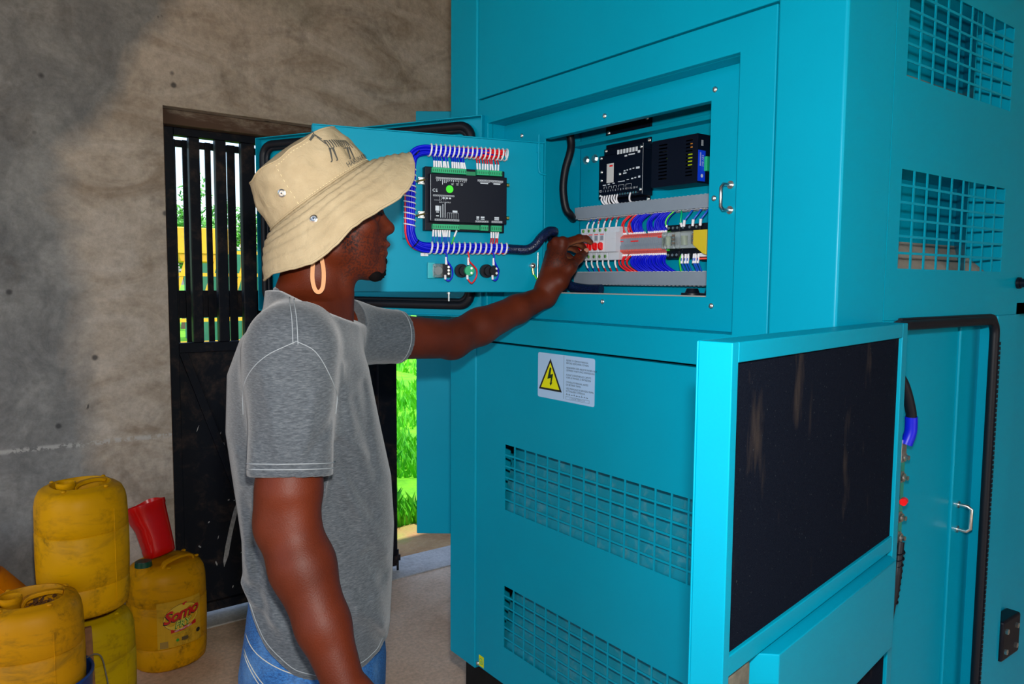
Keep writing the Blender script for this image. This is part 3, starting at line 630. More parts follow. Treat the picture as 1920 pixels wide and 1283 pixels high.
# white silk-screen print
pr = MB(); F = lambda u, z: IT(u, z)
pr.text('CE', .010, IT(.302, 1.7160), bold=.0001, spacing=1.2)
q = MB(ID)
def cells(u0, u1, z0, z1, n):
    for k in range(n+1):
        u = u0+(u1-u0)*k/n; q.box(u-.0003, u+.0003, z0, z1, .0402, .0405)
    q.box(u0, u1, z0, z0+.0005, .0402, .0405).box(u0, u1, z1-.0005, z1, .0402, .0405)
    for k in range(n):
        u = u0+(u1-u0)*(k+.5)/n; q.box(u-.0009, u+.0009, z0+.0015, z1-.0012, .0402, .0405)
cells(.222, .2995, 1.7435, 1.7480, 17); cells(.1615, .194, 1.7432, 1.7480, 7); cells(.128, .160, 1.7432, 1.7480, 7)
cells(.2415, .3025, 1.6445, 1.6490, 12); cells(.166, .1995, 1.6440, 1.6485, 7); cells(.1295, .157, 1.6440, 1.6490, 6)
cells(.254, .3065, 1.7025, 1.7060, 10)
rq = random.Random(5)
for k in range(17):
    u = .2995-(k+.5)*.00456; h = .012 if k in (3,) else .008 if k in (4, 5) else .0035 if k % 3 else .005
    q.box(u-.0007, u+.0007, 1.7428-h, 1.7425, .0402, .0405)
for u0 in (.2315, .2425, .255): q.box(u0, u0+.007, 1.7345, 1.7352, .0402, .0405).box(u0+.001, u0+.006, 1.731, 1.7325, .0402, .0405)
for u0, u1 in ((.163, .190), (.131, .156)):
    q.box(u0, u1, 1.7415, 1.742, .0402, .0405).box(u0+.004, u1-.003, 1.738, 1.7405, .0402, .0405)
for k in range(4): q.box(.290-k*.005, .2905-k*.005, 1.6935, 1.7025, .0402, .0405)
q.box(.2875, .3045, 1.6930, 1.6936, .0402, .0405)
for k in range(3): q.box(.262+k*.008, .2675+k*.008, 1.697, 1.7005, .0402, .0405)
for k, s0 in enumerate((.288, .2825, .277)): q.box(s0-.0008, s0+.0008, 1.652, 1.680+.004*k, .0402, .0405)
q.box(.291, .301, 1.668, 1.680, .0402, .0403).box(.2925, .2995, 1.664, 1.666, .0402, .0405).box(.2925, .2995, 1.655, 1.657, .0402, .0405)
for k in range(6): q.box(.271-k*.0055, .2715-k*.0055, 1.651, 1.664, .0402, .0405)
q.box(.2435, .2715, 1.664, 1.6645, .0402, .0405).box(.246, .258, 1.6655, 1.670, .0402, .0405)
for u0, u1 in ((.190, .197), (.176, .186), (.138, .150)): q.box(u0, u1, 1.651, 1.6535, .0402, .0405).box(u0, u1, 1.655, 1.6585, .0402, .0405)
pr.add(q.v, q.f)
obj('printed_legends', pr, M['print'], ct, kind='stuff')
obj('legend_text', MB().text('INPUT OUTPUT', .0042, IT(.277, 1.6885)), M['print'], ct)
# ------------------------------------------------------------------ wiring harness on the door
path = crv([(.114, 1.815, .018), (.16, 1.8145, .018), (.22, 1.814, .018), (.295, 1.814, .018), (.325, 1.8125, .018), (.345, 1.803, .018), (.3545, 1.782, .018), (.3570, 1.74, .018), (.3585, 1.69, .018), (.3590, 1.635, .018), (.3575, 1.612, .018), (.349, 1.592, .018), (.331, 1.582, .018), (.305, 1.580, .018), (.25, 1.580, .018), (.18, 1.581, .018), (.106, 1.582, .018)], 6)
hr = thing('wire_harness', IDM(.106, 1.58), 'blue and red wire harness in white spiral wrap looped around the controller', 'wire harness')
offs = [(0, 0)] + [(.0062*math.cos(k*math.pi/3), .0062*math.sin(k*math.pi/3)) for k in range(6)] + [(.0098*math.cos(k*math.pi/4+.2), .0098*math.sin(k*math.pi/4+.2)) for k in range(8)]
for k, (a, b_) in enumerate(offs):
    pts = []
    for i, p in enumerate(path):
        tg = (path[min(i+1, len(path)-1)]-path[max(i-1, 0)]).normalized(); sd = tg.cross(Vector((0, 0, 1)))
        tw = .35*math.sin(i*.13+k); c_, s_ = math.cos(tw), math.sin(tw)
        pts.append(p + sd*(a*c_-b_*s_) + Vector((0, 0, 1))*(a*s_+b_*c_))
    red = k == 11
    if not red: pts = pts[int(4+(k*5) % 12):]
    obj('wire', MB(ID).tube(pts, .0034, 7), M['red'] if red else M['blue'], hr, smooth=60)
for k in range(5):   # red bunch at the far end of the upper run
    a = k*1.256; obj('wire', MB(ID).tube([(.118+.002*k, 1.815+.007*math.sin(a), .018+.007*math.cos(a)), (.16, 1.8145+.0075*math.sin(a+.4), .018+.0078*math.cos(a+.4)), (.205, 1.814+.008*math.sin(a+.8), .018+.008*math.cos(a+.8)), (.235+.005*k, 1.814, .018)], .0033, 7), M['red'], hr, smooth=60)
def helix(axis0, axis1, r, n, par, wr=.0022):
    a0, a1 = Vector(axis0), Vector(axis1); t = (a1-a0).normalized(); e1 = t.orthogonal().normalized(); e2 = t.cross(e1); N = n*14
    obj('spiral_wrap', MB(ID).tube([a0+(a1-a0)*(i/N)+(e1*math.cos(2*math.pi*i/14)+e2*math.sin(2*math.pi*i/14))*r for i in range(N+1)], wr, 6), M['white'], par, smooth=60)
helix((.312, 1.814, .018), (.105, 1.8155, .018), .0145, 18, hr); helix((.357, 1.775, .018), (.359, 1.628, .018), .0142, 11, hr, .0016); helix((.312, 1.580, .018), (.104, 1.582, .018), .0142, 15, hr, .0024)
for u, z in ((.340, 1.806), (.345, 1.589)): obj('cable_tie', MB(ID).tube([(u+.0125*math.cos(a)*(-.6), z+.0125*math.cos(a)*.75, .018+.0125*math.sin(a)) for a in [2*math.pi*k/16 for k in range(16)]], .0015, 6, True), M['black'], hr)
for u in (.322, .315): obj('tie_base', MB(ID).box(u-.006, u+.006, 1.560, 1.568, 0, .006), M['white'], hr, bevel=.001)
def tail(u0, z0, u1, z1, sl, par, mat, w=.028):
    """wire from harness (u0,z0) to terminal (u1,z1) with a white sleeve over the last stretch"""
    a = Vector((u0, z0, .020)); b_ = Vector((u1, z1, w)); m1 = a.lerp(b_, .5)+Vector((random.uniform(-.002, .002), 0, .002)); s_ = m1.lerp(b_, sl)
    wo = obj('wire', MB(ID).tube(crv([a, m1, b_], 4), .0016, 6), mat, par, smooth=60)
    obj('ferrule_sleeve', MB(ID).tube([m1.lerp(b_, .08), b_], .0024, 8), M['whitewire'], wo, smooth=60)
for k in range(14):
    u = .3015-.0060*k if k < 7 else .2990-.0055*k-.005
    tail(u+.002, 1.806, u-.001, 1.7725, .3, hr, M['blue'])
for k in range(9):
    u = .1915-.0068*k; tail(u, 1.806, u-.001, 1.7735, .3, hr, M['red'])
for k in range(8):
    u = .3025-.0058*k; tail(u-.002, 1.588, u, 1.6235, .3, hr, M['bluewire2'])
tail(.2545, 1.590, .2435, 1.6235, .3, hr, M['greenwire'])
for k in range(4):
    u = .1535-.0062*k; tail(u, 1.590, u, 1.6225, .3, hr, M['red'])
# braided sleeve leaving the door for the compartment
M['braid'] = None
def braid():
    m, nt, b = new_mat('dark blue braided sleeve'); v = coord(nt)
    ck = nt.nodes.new('ShaderNodeTexVoronoi'); ck.inputs['Scale'].default_value = 420; nt.links.new(v, ck.inputs['Vector'])
    r = ramp(nt, [(.15, (.012, .03, .14)), (.5, (.003, .008, .03))]); nt.links.new(ck.outputs['Distance'], r.inputs[0]); nt.links.new(r.outputs[0], b.inputs['Base Color'])
    b.inputs['Roughness'].default_value = .3; bump(nt, b, ck.outputs['Distance'], .6, .001); return m
M['braid'] = braid()
sp_ = [IDM(.112, 1.582, .018), IDM(.085, 1.581, .02), IDM(.055, 1.581, .026), IDM(.035, 1.592, .03), IDM(.018, 1.612, .03), IDM(-.005, 1.628, .022), IDM(-.026, 1.630, .012), Vector((1.315, 1.572, 1.627)), Vector((1.345, 1.596, 1.58)), Vector((1.360, 1.596, 1.53)), Vector((1.372, 1.565, 1.492)), Vector((1.385, 1.51, 1.482)), Vector((1.392, 1.46, 1.482))]
obj('braided_sleeve', MB().tube(crv(sp_, 5), .0125, 12), M['braid'], smooth=70, label='dark blue braided cable sleeve bridging from door into compartment', cat='cable sleeve', loc=IDM(.1, 1.58))
# ------------------------------------------------------------------ switch backs on the door
M['clear'] = None
def clear():
    m, nt, b = new_mat('clear plastic'); b.inputs['Base Color'].default_value = (.75, .85, .85, 1); b.inputs['Roughness'].default_value = .08
    b.inputs['Transmission Weight'].default_value = .9; b.inputs['IOR'].default_value = 1.3; return m
M['clear'] = clear()
def loop(par, u, z, mat, r_, hang):
    obj('wire', MB(ID).tube(crv([(u, 1.572, .030), (u-.002, 1.560, .032), (u-.003, 1.549, .032), (u-.016*r_, 1.530, .030), (u-.017*r_, 1.512, .028), (u-.008*r_, 1.512-hang, .028), (u+.001, z-.018, .026)], 4), .0020, 7), mat, par, smooth=60)
    obj('ferrule_sleeve', MB(ID).tube([(u-.001, 1.558, .031), (u-.001, 1.540, .030)], .0032, 8), M['whitewire'], par, smooth=60)
    obj('ferrule_sleeve', MB(ID).tube([(u+.001, z-.010, .028), (u, z-.021, .027)], .0030, 8), M['whitewire'], par, smooth=60)
ks = thing('key_switch', IDM(.285, 1.525), 'clear rear body of key switch with black contact block, below harness', 'switch')
obj('adapter', MB(ID).box(.294, .312, 1.506, 1.545, 0, .012), plain('light teal adapter', (.0, .40, .48), .3), ks, bevel=.001)
obj('clear_body', MB(ID).box(.277, .300, 1.508, 1.542, .003, .026), M['clear'], ks, bevel=.002)
obj('cam', MB(ID).cyl((.2885, 1.525, .004), (.2885, 1.525, .024), .010, n=18), plain('grey cam', (.25, .28, .32), .4), ks, smooth=40)
obj('contact_block', MB(ID).box(.258, .279, 1.509, 1.542, .002, .028), M['black'], ks, bevel=.0015)
for z in (1.518, 1.526, 1.534): obj('contact_screw', MB(ID).cyl((.2645, z, .028), (.2645, z, .0295), .003, n=10), M['zinc'], ks)
loop(ks, .272, 1.525, M['blue'], 1.0, .012)
for (u, name, lab, mt, mw, rr_, hg_) in ((.2181, 'push_button', 'round push button rear with green contact block under the harness', M['greenp'], M['red'], 1.35, .017), (.1517, 'push_button', 'round black push button rear nearest the hinge, blue lead', M['black'], M['blue'], .8, .010)):
    pb = thing(name, IDM(u, 1.5256), lab, 'switch', 'push buttons on the instrument door')
    obj('collar', MB(ID).cyl((u+.006, 1.5256, 0), (u+.006, 1.5256, .010), .017, n=28).cyl((u+.003, 1.5256, .010), (u+.003, 1.5256, .020), .012, n=24), M['black'], pb, smooth=40)
    bl = obj('contact_block', MB(ID).cyl((u-.008, 1.526, .018), (u-.008, 1.526, .030), .0125, n=24).box(u-.012, u+.001, 1.520, 1.532, .004, .020), mt, pb, smooth=40)
    for z in (1.520, 1.532): obj('contact_screw', MB(ID).cyl((u-.012, z, .030), (u-.012, z, .0315), .003, n=10), M['zinc'], bl)
    loop(pb, u-.003, 1.5256, mw, rr_, hg_)
# ================================================================== inside the compartment
XD = 1.400
dm = lambda z0, z1: MB().box(XD+.003, XB, 1.00, 1.578, z0, z1)
for (z0, z1, lab) in ((1.672, 1.7015, 'grey cable trunking above the circuit breakers'), (1.4945, 1.5255, 'grey cable trunking below the circuit breakers')):
    du_ = thing('cable_trunking', (1.43, 1.29, z0), lab, 'cable duct', 'cable trunking in the compartment')
    obj('trough', dm(z0, z1), M['grey'], du_)
    obj('cover', MB().box(XD, XD+.004, 1.00, 1.579, z0-.001, z1+.001), M['grey'], du_, bevel=.0012)
    fg = MB()
    for k in range(44):
        y = 1.572-k*.0127; fg.box(XD+.006, XB-.004, y-.004, y, z0-.0022, z0).box(XD+.006, XB-.004, y-.004, y, z1, z1+.0022)
    obj('slot_fingers', fg, M['white'], du_, kind='stuff')
obj('mounting_rail', MB().box(XB-.012, XB-.001, 1.05, 1.565, 1.588, 1.612).box(XB-.016, XB-.012, 1.05, 1.565, 1.584, 1.590).box(XB-.016, XB-.012, 1.05, 1.565, 1.610, 1.616), M['zinc'], label='slotted steel mounting rail behind the breakers', cat='rail', loc=(XB-.001, 1.3, 1.588))
# circuit breakers: stepped body, red toggle
M['breaker'] = plain('pale grey breaker plastic', (.60, .64, .70), .4)
bp = [(XB-.016, 1.558), (1.398, 1.558), (1.398, 1.5775), (1.385, 1.5785), (1.385, 1.6285), (1.398, 1.6295), (1.398, 1.643), (XB-.016, 1.643)]
PY = frame((0, 0, 0), (1, 0, 0), (0, 0, 1), (0, 1, 0))
labs = ['white circuit breaker at the far left, next to the pinching hand', 'second white circuit breaker from the left, toggle held by fingers', 'third white circuit breaker from the left with red toggle', 'fourth white circuit breaker from the left with red toggle', 'rightmost white circuit breaker, beside the blank white block']
def breaker(y1, lab):
    cbk = thing('circuit_breaker', (1.41, y1-.01, 1.558), lab, 'breaker', 'row of circuit breakers')
    b_ = obj('body', MB().prism(bp, y1-.0198, y1, PY), M['breaker'], cbk, bevel=.0008)
    y = y1-.0102
    obj('toggle', MB().prism([(1.386, 1.585), (1.380, 1.583), (1.374, 1.588), (1.373, 1.600), (1.379, 1.604), (1.386, 1.601)], y-.0045, y+.0045, PY), M['redp'], cbk, bevel=.001)
    obj('toggle_slot', MB().box(1.3845, 1.3852, y-.006, y+.006, 1.581, 1.607), M['white'], cbk)
    obj('red_legend', MB().box(1.3846, 1.385, y-.0075, y+.0075, 1.6235, 1.6255), M['redp'], cbk)
    obj('grey_legend', MB().box(1.3846, 1.385, y-.005, y+.006, 1.609, 1.6215), M['grey'], cbk)
    for z in (1.6365, 1.5675): obj('terminal_screw', MB().cyl((1.399, y, z), (1.3972, y, z), .0045, n=12).box(1.3968, 1.3973, y-.0018, y+.0018, z-.0035, z+.0035), plain('green brass screw', (.25, .5, .18), .35, .8), cbk, smooth=40)
    return cbk
b0 = breaker(1.5495, labs[0])
for k in range(1, 5): copy_tree(b0, (0, -.0215*k, 0), label=labs[k])
obj('blank_block', MB().prism(bp, 1.4030, 1.4410, PY).box(1.3845, 1.385, 1.406, 1.418, 1.612, 1.6185), M['breaker'], bevel=.001, label='blank white end block right of the circuit breakers', cat='end block', loc=(1.41, 1.42, 1.558))
# terminal strip: one slice per terminal
ts = thing('terminal_strip', (1.42, 1.327, 1.569), 'row of grey terminals with red marked ends between breakers and relays', 'terminal strip')
M['orange'] = plain('red orange marker', (.85, .10, .06), .5)
NS = 25; pw = (1.4025-1.2505)/NS
sl_m = None
for k in range(NS):
    y = 1.4025-pw*(k+1)
    s_ = obj('terminal', MB().prism([(XB-.016, 1.572), (1.414, 1.572), (1.402, 1.579), (1.400, 1.590), (1.404, 1.597), (1.402, 1.606), (1.402, 1.6145), (1.414, 1.622), (XB-.016, 1.622)], y+.0003, y+pw-.0003, PY), M['grey'], ts)
    obj('marker', MB().prism([(1.413, 1.6222), (1.4015, 1.6152), (1.4015, 1.6112), (1.4035, 1.6112), (1.4145, 1.6205)], y+.0012, y+pw-.0012, PY), M['orange'], s_)
    obj('marker', MB().prism([(1.413, 1.5718), (1.4005, 1.5788), (1.4005, 1.5832), (1.4035, 1.583), (1.4145, 1.573)], y+.0012, y+pw-.0012, PY), M['orange'], s_)
obj('red_legend', MB().box(1.4015, 1.4025, 1.392, 1.402, 1.603, 1.6055).box(1.4015, 1.4025, 1.340, 1.366, 1.602, 1.605).box(1.4015, 1.4025, 1.262, 1.275, 1.609, 1.6115), M['redp'], ts)
# clear relays on sockets
def relay(y0, y1, lab):
    r_ = thing('relay', (1.42, (y0+y1)/2, 1.558), lab, 'relay', 'plug-in relays on the rail')
    obj('socket', MB().box(1.415, XB-.016, y0, y1, 1.558, 1.637).box(1.404, 1.415, y0, y1, 1.558, 1.576).box(1.404, 1.415, y0, y1, 1.622, 1.637), M['black'], r_, bevel=.001)
    cs = obj('clear_cover', MB().box(1.385, 1.415, y0+.001, y1-.001, 1.580, 1.6195), M['clear'], r_, bevel=.0015)
    obj('lightening_plate', MB().box(1.4125, 1.4148, y0+.002, y1-.002, 1.581, 1.6185), M['white'], r_)  # pale backing added to lighten the dark inside of the relay
    cl = MB().cyl((1.400, y0+(y1-y0)*.65, 1.588), (1.400, y0+(y1-y0)*.65, 1.610), .009, n=16)
    obj('coil', cl, plain('pale coil winding', (.62, .66, .48), .4), r_, smooth=40)
    obj('contacts', MB().box(1.392, 1.412, y0+.006, y0+.009, 1.586, 1.614).box(1.392, 1.412, y0+.013, y0+.015, 1.590, 1.612), M['zinc'], r_)
    obj('contact_tips', MB().ball((1.391, y0+.008, 1.611), .003).ball((1.391, y0+.008, 1.602), .003).ball((1.391, y0+.008, 1.593), .003), plain('copper contact', (.7, .3, .12), .3, 1), r_, smooth=60)
    for k in range(3): obj('terminal_screw', MB().cyl((1.4035, y0+(y1-y0)*(k+.5)/3, 1.630), (1.402, y0+(y1-y0)*(k+.5)/3, 1.630), .0033, n=10).cyl((1.4035, y0+(y1-y0)*(k+.5)/3, 1.566), (1.402, y0+(y1-y0)*(k+.5)/3, 1.566), .0033, n=10), M['zinc'], r_)
relay(1.2085, 1.2480, 'clear relay directly right of the terminal strip'); relay(1.1480, 1.2075, 'wide clear relay left of the yellow relay')
yr = thing('relay', (1.42, 1.128, 1.555), 'black relay socket with yellow cover at right end of rail', 'relay', 'plug-in relays on the rail')
obj('socket', MB().box(1.410, XB-.016, 1.108, 1.147, 1.552, 1.638), M['black'], yr, bevel=.001)
obj('yellow_cover', MB().prism([(1.1465, 1.586), (1.1465, 1.620), (1.108, 1.620), (1.108, 1.563), (1.118, 1.566)], 1.378, 1.412, frame((0, 0, 0), (0, 1, 0), (0, 0, 1), (1, 0, 0))), plain('yellow relay cover', (.62, .48, .02), .4), yr, bevel=.001)
obj('white_clip', MB().box(1.398, 1.410, 1.122, 1.143, 1.560, 1.568), M['white'], yr); obj('orange_tab', MB().box(1.402, 1.412, 1.125, 1.165, 1.554, 1.558), M['orange'], yr)
obj('earth_terminal', MB().box(1.408, XB-.016, 1.2485, 1.2505, 1.565, 1.625).box(1.404, 1.41, 1.236, 1.246, 1.6225, 1.6275), M['greenwire'], ts)
# wires between the trunking and the devices
rw_ = random.Random(11)
def wire(name, pts, r_, mat, par, sleeve=None):
    P = crv(pts, 5); o = obj(name, MB().tube(P, r_, 7), mat, par, smooth=60)
    if sleeve: obj('ferrule_sleeve', MB().tube(crv(sleeve, 4), r_*1.45, 8), M['whitewire'], o, smooth=60)
    return o
bt = thing('wire_bundle', (1.42, 1.29, 1.625), 'bundle of blue wires arching from upper trunking to terminal strip', 'wires', 'wire bundles in the compartment')
bb = thing('wire_bundle', (1.42, 1.29, 1.53), 'bundle of blue wires curving from terminal strip to lower trunking', 'wires', 'wire bundles in the compartment')
rt = thing('wire_bundle', (1.42, 1.40, 1.625), 'red wires from upper trunking to left end of terminal strip', 'wires', 'wire bundles in the compartment')
rb_ = thing('wire_bundle', (1.42, 1.40, 1.53), 'red wires from left end of terminal strip to lower trunking', 'wires', 'wire bundles in the compartment')
for k in range(NS):
    y = 1.4025-pw*(k+.5); red = k < 6
    for top in (1, 0):
        j = rw_.uniform(-.003, .003); jx = rw_.uniform(-.006, .006)
        if top:
            if 12 <= k <= 13 or (red and k in (2,)): continue
            for q_ in range(1 if red else 2):
                dx = q_*.005
                wire('wire', [(1.418+dx, y, 1.618), (1.410+jx*.3+dx, y+.006+j, 1.636), (1.408+jx+dx, y+.003+j, 1.653), (1.415+jx+dx, y-.010, 1.668), (1.424+dx, y-.022+j, 1.676)], .0020, M['red'] if red else M['blue'], rt if red else bt, [(1.418+dx, y, 1.617), (1.414+dx, y+.003, 1.627)])
        else:
            if red and k == 3: continue
            for q_ in range(1 if red else 2):
                dx = q_*.005
                wire('wire', [(1.418+dx, y, 1.576), (1.408+jx*.3+dx, y+.008+j, 1.560), (1.405+jx+dx, y+.004+j, 1.545), (1.412+jx+dx, y-.012+j, 1.531), (1.424+dx, y-.032+j, 1.520)], .0020, M['red'] if red else M['blue'], rb_ if red else bb, [(1.418+dx, y, 1.577), (1.412+dx, y+.004, 1.567)])
wt = thing('wire_bundle', (1.42, 1.49, 1.645), 'white sleeved leads from upper trunking down to the circuit breakers', 'wires', 'wire bundles in the compartment')
wb = thing('wire_bundle', (1.42, 1.49, 1.53), 'white sleeved leads from circuit breakers down to lower trunking', 'wires', 'wire bundles in the compartment')
for k in range(6):
    y = 1.5390-.0215*k if k < 5 else 1.428; j = rw_.uniform(-.006, .006)
    mt = M['bluewire2'] if k < 2 else M['red']
    wire('wire', [(1.41, y, 1.641), (1.410, y-.002, 1.655), (1.418, y-.004+j, 1.666), (1.425, y-.006+j, 1.676)], .0017, mt, wt, [(1.41, y, 1.641), (1.410, y-.002, 1.652), (1.414, y-.003+j*.6, 1.661)])
    wire('wire', [(1.41, y, 1.560), (1.409, y-.001, 1.548), (1.415, y-.003+j*.5, 1.535), (1.425, y-.004+j, 1.520)], .0017, mt, wb, [(1.41, y, 1.560), (1.409, y-.001, 1.548), (1.413, y-.003+j*.3, 1.538)])
el = thing('wire_bundle', (1.42, 1.22, 1.625), 'green and yellow earth wires looping between relay and trunking', 'wires', 'wire bundles in the compartment')
wire('wire', [(1.412, 1.243, 1.626), (1.405, 1.253, 1.640), (1.408, 1.250, 1.657), (1.42, 1.235, 1.675)], .0022, M['greenwire'], el, [(1.412, 1.243, 1.626), (1.405, 1.252, 1.637)])
wire('wire', [(1.405, 1.203, 1.632), (1.400, 1.203, 1.645), (1.405, 1.205, 1.66), (1.42, 1.22, 1.676)], .0022, plain('sea green wire', (.0, .5, .2), .4), el, [(1.405, 1.203, 1.632), (1.400, 1.203, 1.641)])
wire('wire', [(1.405, 1.203, 1.565), (1.400, 1.203, 1.55), (1.41, 1.204, 1.518)], .0020, M['greenwire'], el)
rl = thing('wire_bundle', (1.42, 1.16, 1.53), 'blue leads with white sleeves at the relay sockets', 'wires', 'wire bundles in the compartment')
for y in (1.196, 1.170, 1.148): wire('wire', [(1.404, y, 1.634), (1.402, y-.003, 1.645), (1.408, y-.012, 1.66), (1.42, y-.016, 1.676)], .0024, M['bluewire2'], rl, [(1.404, y, 1.632), (1.402, y-.003, 1.647)])
for y in (1.198, 1.188, 1.180, 1.163, 1.158, 1.150): wire('wire', [(1.404, y, 1.565), (1.400, y-.001, 1.55), (1.408, y-.002, 1.535), (1.42, y-.002, 1.518)], .0022, M['bluewire2'], rl, [(1.404, y, 1.567), (1.400, y-.001, 1.545)])
# voltage regulator
XA = 1.411
av = thing('voltage_regulator', (1.44, 1.42, 1.712), 'black voltage regulator box with white printing above the trunking', 'regulator')
obj('mounting_plate', MB().box(XB-.004, XB, 1.347, 1.509, 1.704, 1.867), M['module'], av, bevel=.001)
ah = obj('housing', MB().box(XA, XB-.004, 1.3375, 1.4965, 1.719, 1.832).box(XA, XB-.004, 1.3375, 1.478, 1.832, 1.848), M['module'], av, bevel=.0015)
obj('edge_line', MB().box(XA-.0003, XA, 1.3378, 1.3384, 1.722, 1.846), M['print'], ah)
AT = lambda y, z: frame((XA-.0004, y, z), (0, -1, 0), (0, 0, 1), (-1, 0, 0))
for y, z in ((1.488, 1.826), (1.345, 1.838), (1.486, 1.790), (1.486, 1.768), (1.490, 1.728), (1.345, 1.733), (1.418, 1.778), (1.470, 1.843)):
    obj('screw', MB(Matrix.Translation((XA, y, z))).add([tuple(c*.8 for c in v) for v in scr.v], scr.f), M['zinc'], av, smooth=40)
for y, z in ((1.352, 1.859), (1.352, 1.712)): obj('screw', MB(Matrix.Translation((XB-.005, y, z))).add(scr.v, scr.f), M['zinc'], av, smooth=40)
tb_ = MB()
for k in range(14): tb_.cyl((XA-.003, 1.4785-k*.0093, 1.7265), (XA, 1.4785-k*.0093, 1.7265), .0028, n=10)
obj('terminal_studs', tb_, M['zinc'], av, smooth=40, kind='stuff')
pa = MB()
for k in range(14): pa.text(str(k+1), .0072, AT(1.479-k*.0093, 1.7390))
for k in range(7): pa.box(XA-.0004, XA, 1.424-k*.0107-.0045+.0015, 1.424-k*.0107+.0045, 1.829, 1.840)
for y0, y1, z0, z1 in ((1.402, 1.393, 1.820, 1.824), (1.388, 1.366, 1.822, 1.825), (1.356, 1.348, 1.824, 1.830), (1.404, 1.398, 1.783, 1.786), (1.394, 1.389, 1.784, 1.787), (1.384, 1.378, 1.785, 1.788), (1.373, 1.367, 1.786, 1.789), (1.361, 1.349, 1.785, 1.790), (1.406, 1.394, 1.777, 1.780), (1.480, 1.468, 1.7535, 1.756), (1.462, 1.454, 1.7545, 1.757), (1.444, 1.436, 1.7555, 1.758), (1.424, 1.400, 1.758, 1.760), (1.393, 1.385, 1.760, 1.762), (1.377, 1.370, 1.761, 1.764), (1.366, 1.360, 1.762, 1.765), (1.353, 1.346, 1.762, 1.767)):
    pa.box(XA-.0004, XA, y1, y0, z0, z1)
for y0, w in ((1.476, .011), (1.458, .011), (1.440, .011), (1.422, .020), (1.396, .020)):
    pa.box(XA-.0004, XA, y0-w, y0, 1.7500, 1.7506).box(XA-.0004, XA, y0-.0006, y0, 1.7445, 1.7506).box(XA-.0004, XA, y0-w, y0-w+.0006, 1.7445, 1.7506)
pa.text('CE', .008, AT(1.489, 1.740), bold=.0001)
obj('printed_legends', pa, M['print'], av, kind='stuff')
ls = obj('label_sticker', MB().box(XA-.0005, XA, 1.4405, 1.4660, 1.7595, 1.8090), plain('pale grey label', (.55, .56, .55), .5), av)
obj('label_text', MB().text('C', .009, AT(1.461, 1.803), bold=.0002), M['blackprint'], ls)
obj('label_red_text', MB().box(XA-.0008, XA-.0005, 1.444, 1.456, 1.8005, 1.8045), M['redp'], ls)
wv = thing('wire_bundle', (1.41, 1.44, 1.702), 'white leads dropping from voltage regulator into the trunking', 'wires', 'wire bundles in the compartment')
for k in (0, 1, 2, 3, 4, 5, 6, 11):
    y = 1.4785-k*.0093; j = rw_.uniform(-.004, .004); obj('wire', MB().tube(crv([(XA-.003, y, 1.726), (XA-.007, y-.001, 1.716), (XA-.004, y-.004+j, 1.706), (XA+.012, y-.006+j, 1.696)], 4), .0024, 7), M['whitewire'], wv, smooth=60)
# power supply with slotted grille
ps = thing('power_supply', (1.41, 1.21, 1.729), 'black slotted power supply with blue side label above right trunking', 'power supply')
XP = 1.380; sz = rng(1.744, 1.826, 11, .0045)
pg = MB().grid_panel(lambda u, v, w: (XP+w, u, v), [1.142, 1.156, 1.176, 1.232, 1.258, 1.279], [1.7285] + sz + [1.8355], lambda i, j: i in (1, 3) and j % 2 == 1, .0015)
pg.box(XP, XB-.012, 1.279, 1.2805, 1.7285, 1.8355).box(XP, XB-.012, 1.1405, 1.142, 1.7285, 1.8355).box(XP, XB-.012, 1.142, 1.279, 1.8355, 1.837).box(XP, XB-.012, 1.142, 1.279, 1.727, 1.7285).box(XB-.013, XB-.0115, 1.142, 1.279, 1.7285, 1.8355)
obj('casing', pg, M['module'], ps)
obj('transformer', MB().box(XP+.012, XP+.05, 1.150, 1.180, 1.765, 1.802), plain('yellow green transformer tape', (.55, .75, .01), .4), ps, bevel=.002)
obj('capacitors', MB().cyl((XP+.02, 1.158, 1.81), (XP+.02, 1.158, 1.826), .006).cyl((XP+.02, 1.172, 1.808), (XP+.02, 1.172, 1.824), .006), plain('orange capacitor', (.8, .28, .02), .4), ps, smooth=40)
for z_h in (1.748, 1.811): obj('heat_sink', MB().box(XP+.01, XP+.014, 1.236, 1.256, z_h, z_h+.004), M['zinc'], ps)
obj('indicator_lamp', MB().ball((XP+.004, 1.2335, 1.797), .0028).ball((XP+.004, 1.2335, 1.790), .0028), plain('lit green indicator', (.45, .95, .02), .4, emit=1.5), ps, smooth=60)
obj('side_label', MB().box(XP+.001, XP+.026, 1.1399, 1.1405, 1.731, 1.800), plain('blue label', (.004, .05, .8), .4), ps)
q = MB(frame((XP+.013, 1.1398, 1.765), (0, 0, -1), (1, 0, 0), (0, -1, 0)))
q.text('24V DC', .008, Matrix.Translation((-.012, .004, 0))).box(-.03, .0, -.006, -.0052, 0, .0002).box(-.03, .0, -.0035, -.0027, 0, .0002)
q.box(-.058, -.045, .002, .0035, 0, .0002).box(-.058, -.045, -.002, -.0005, 0, .0002).cyl((.022, .002, 0), (.022, .002, .0002), .004, n=16)
obj('printed_legends', q, M['print'], ps, kind='stuff')
obj('plug', MB().box(XP+.022, XP+.045, 1.132, 1.1405, 1.754, 1.787), M['greenp'], ps, bevel=.001)
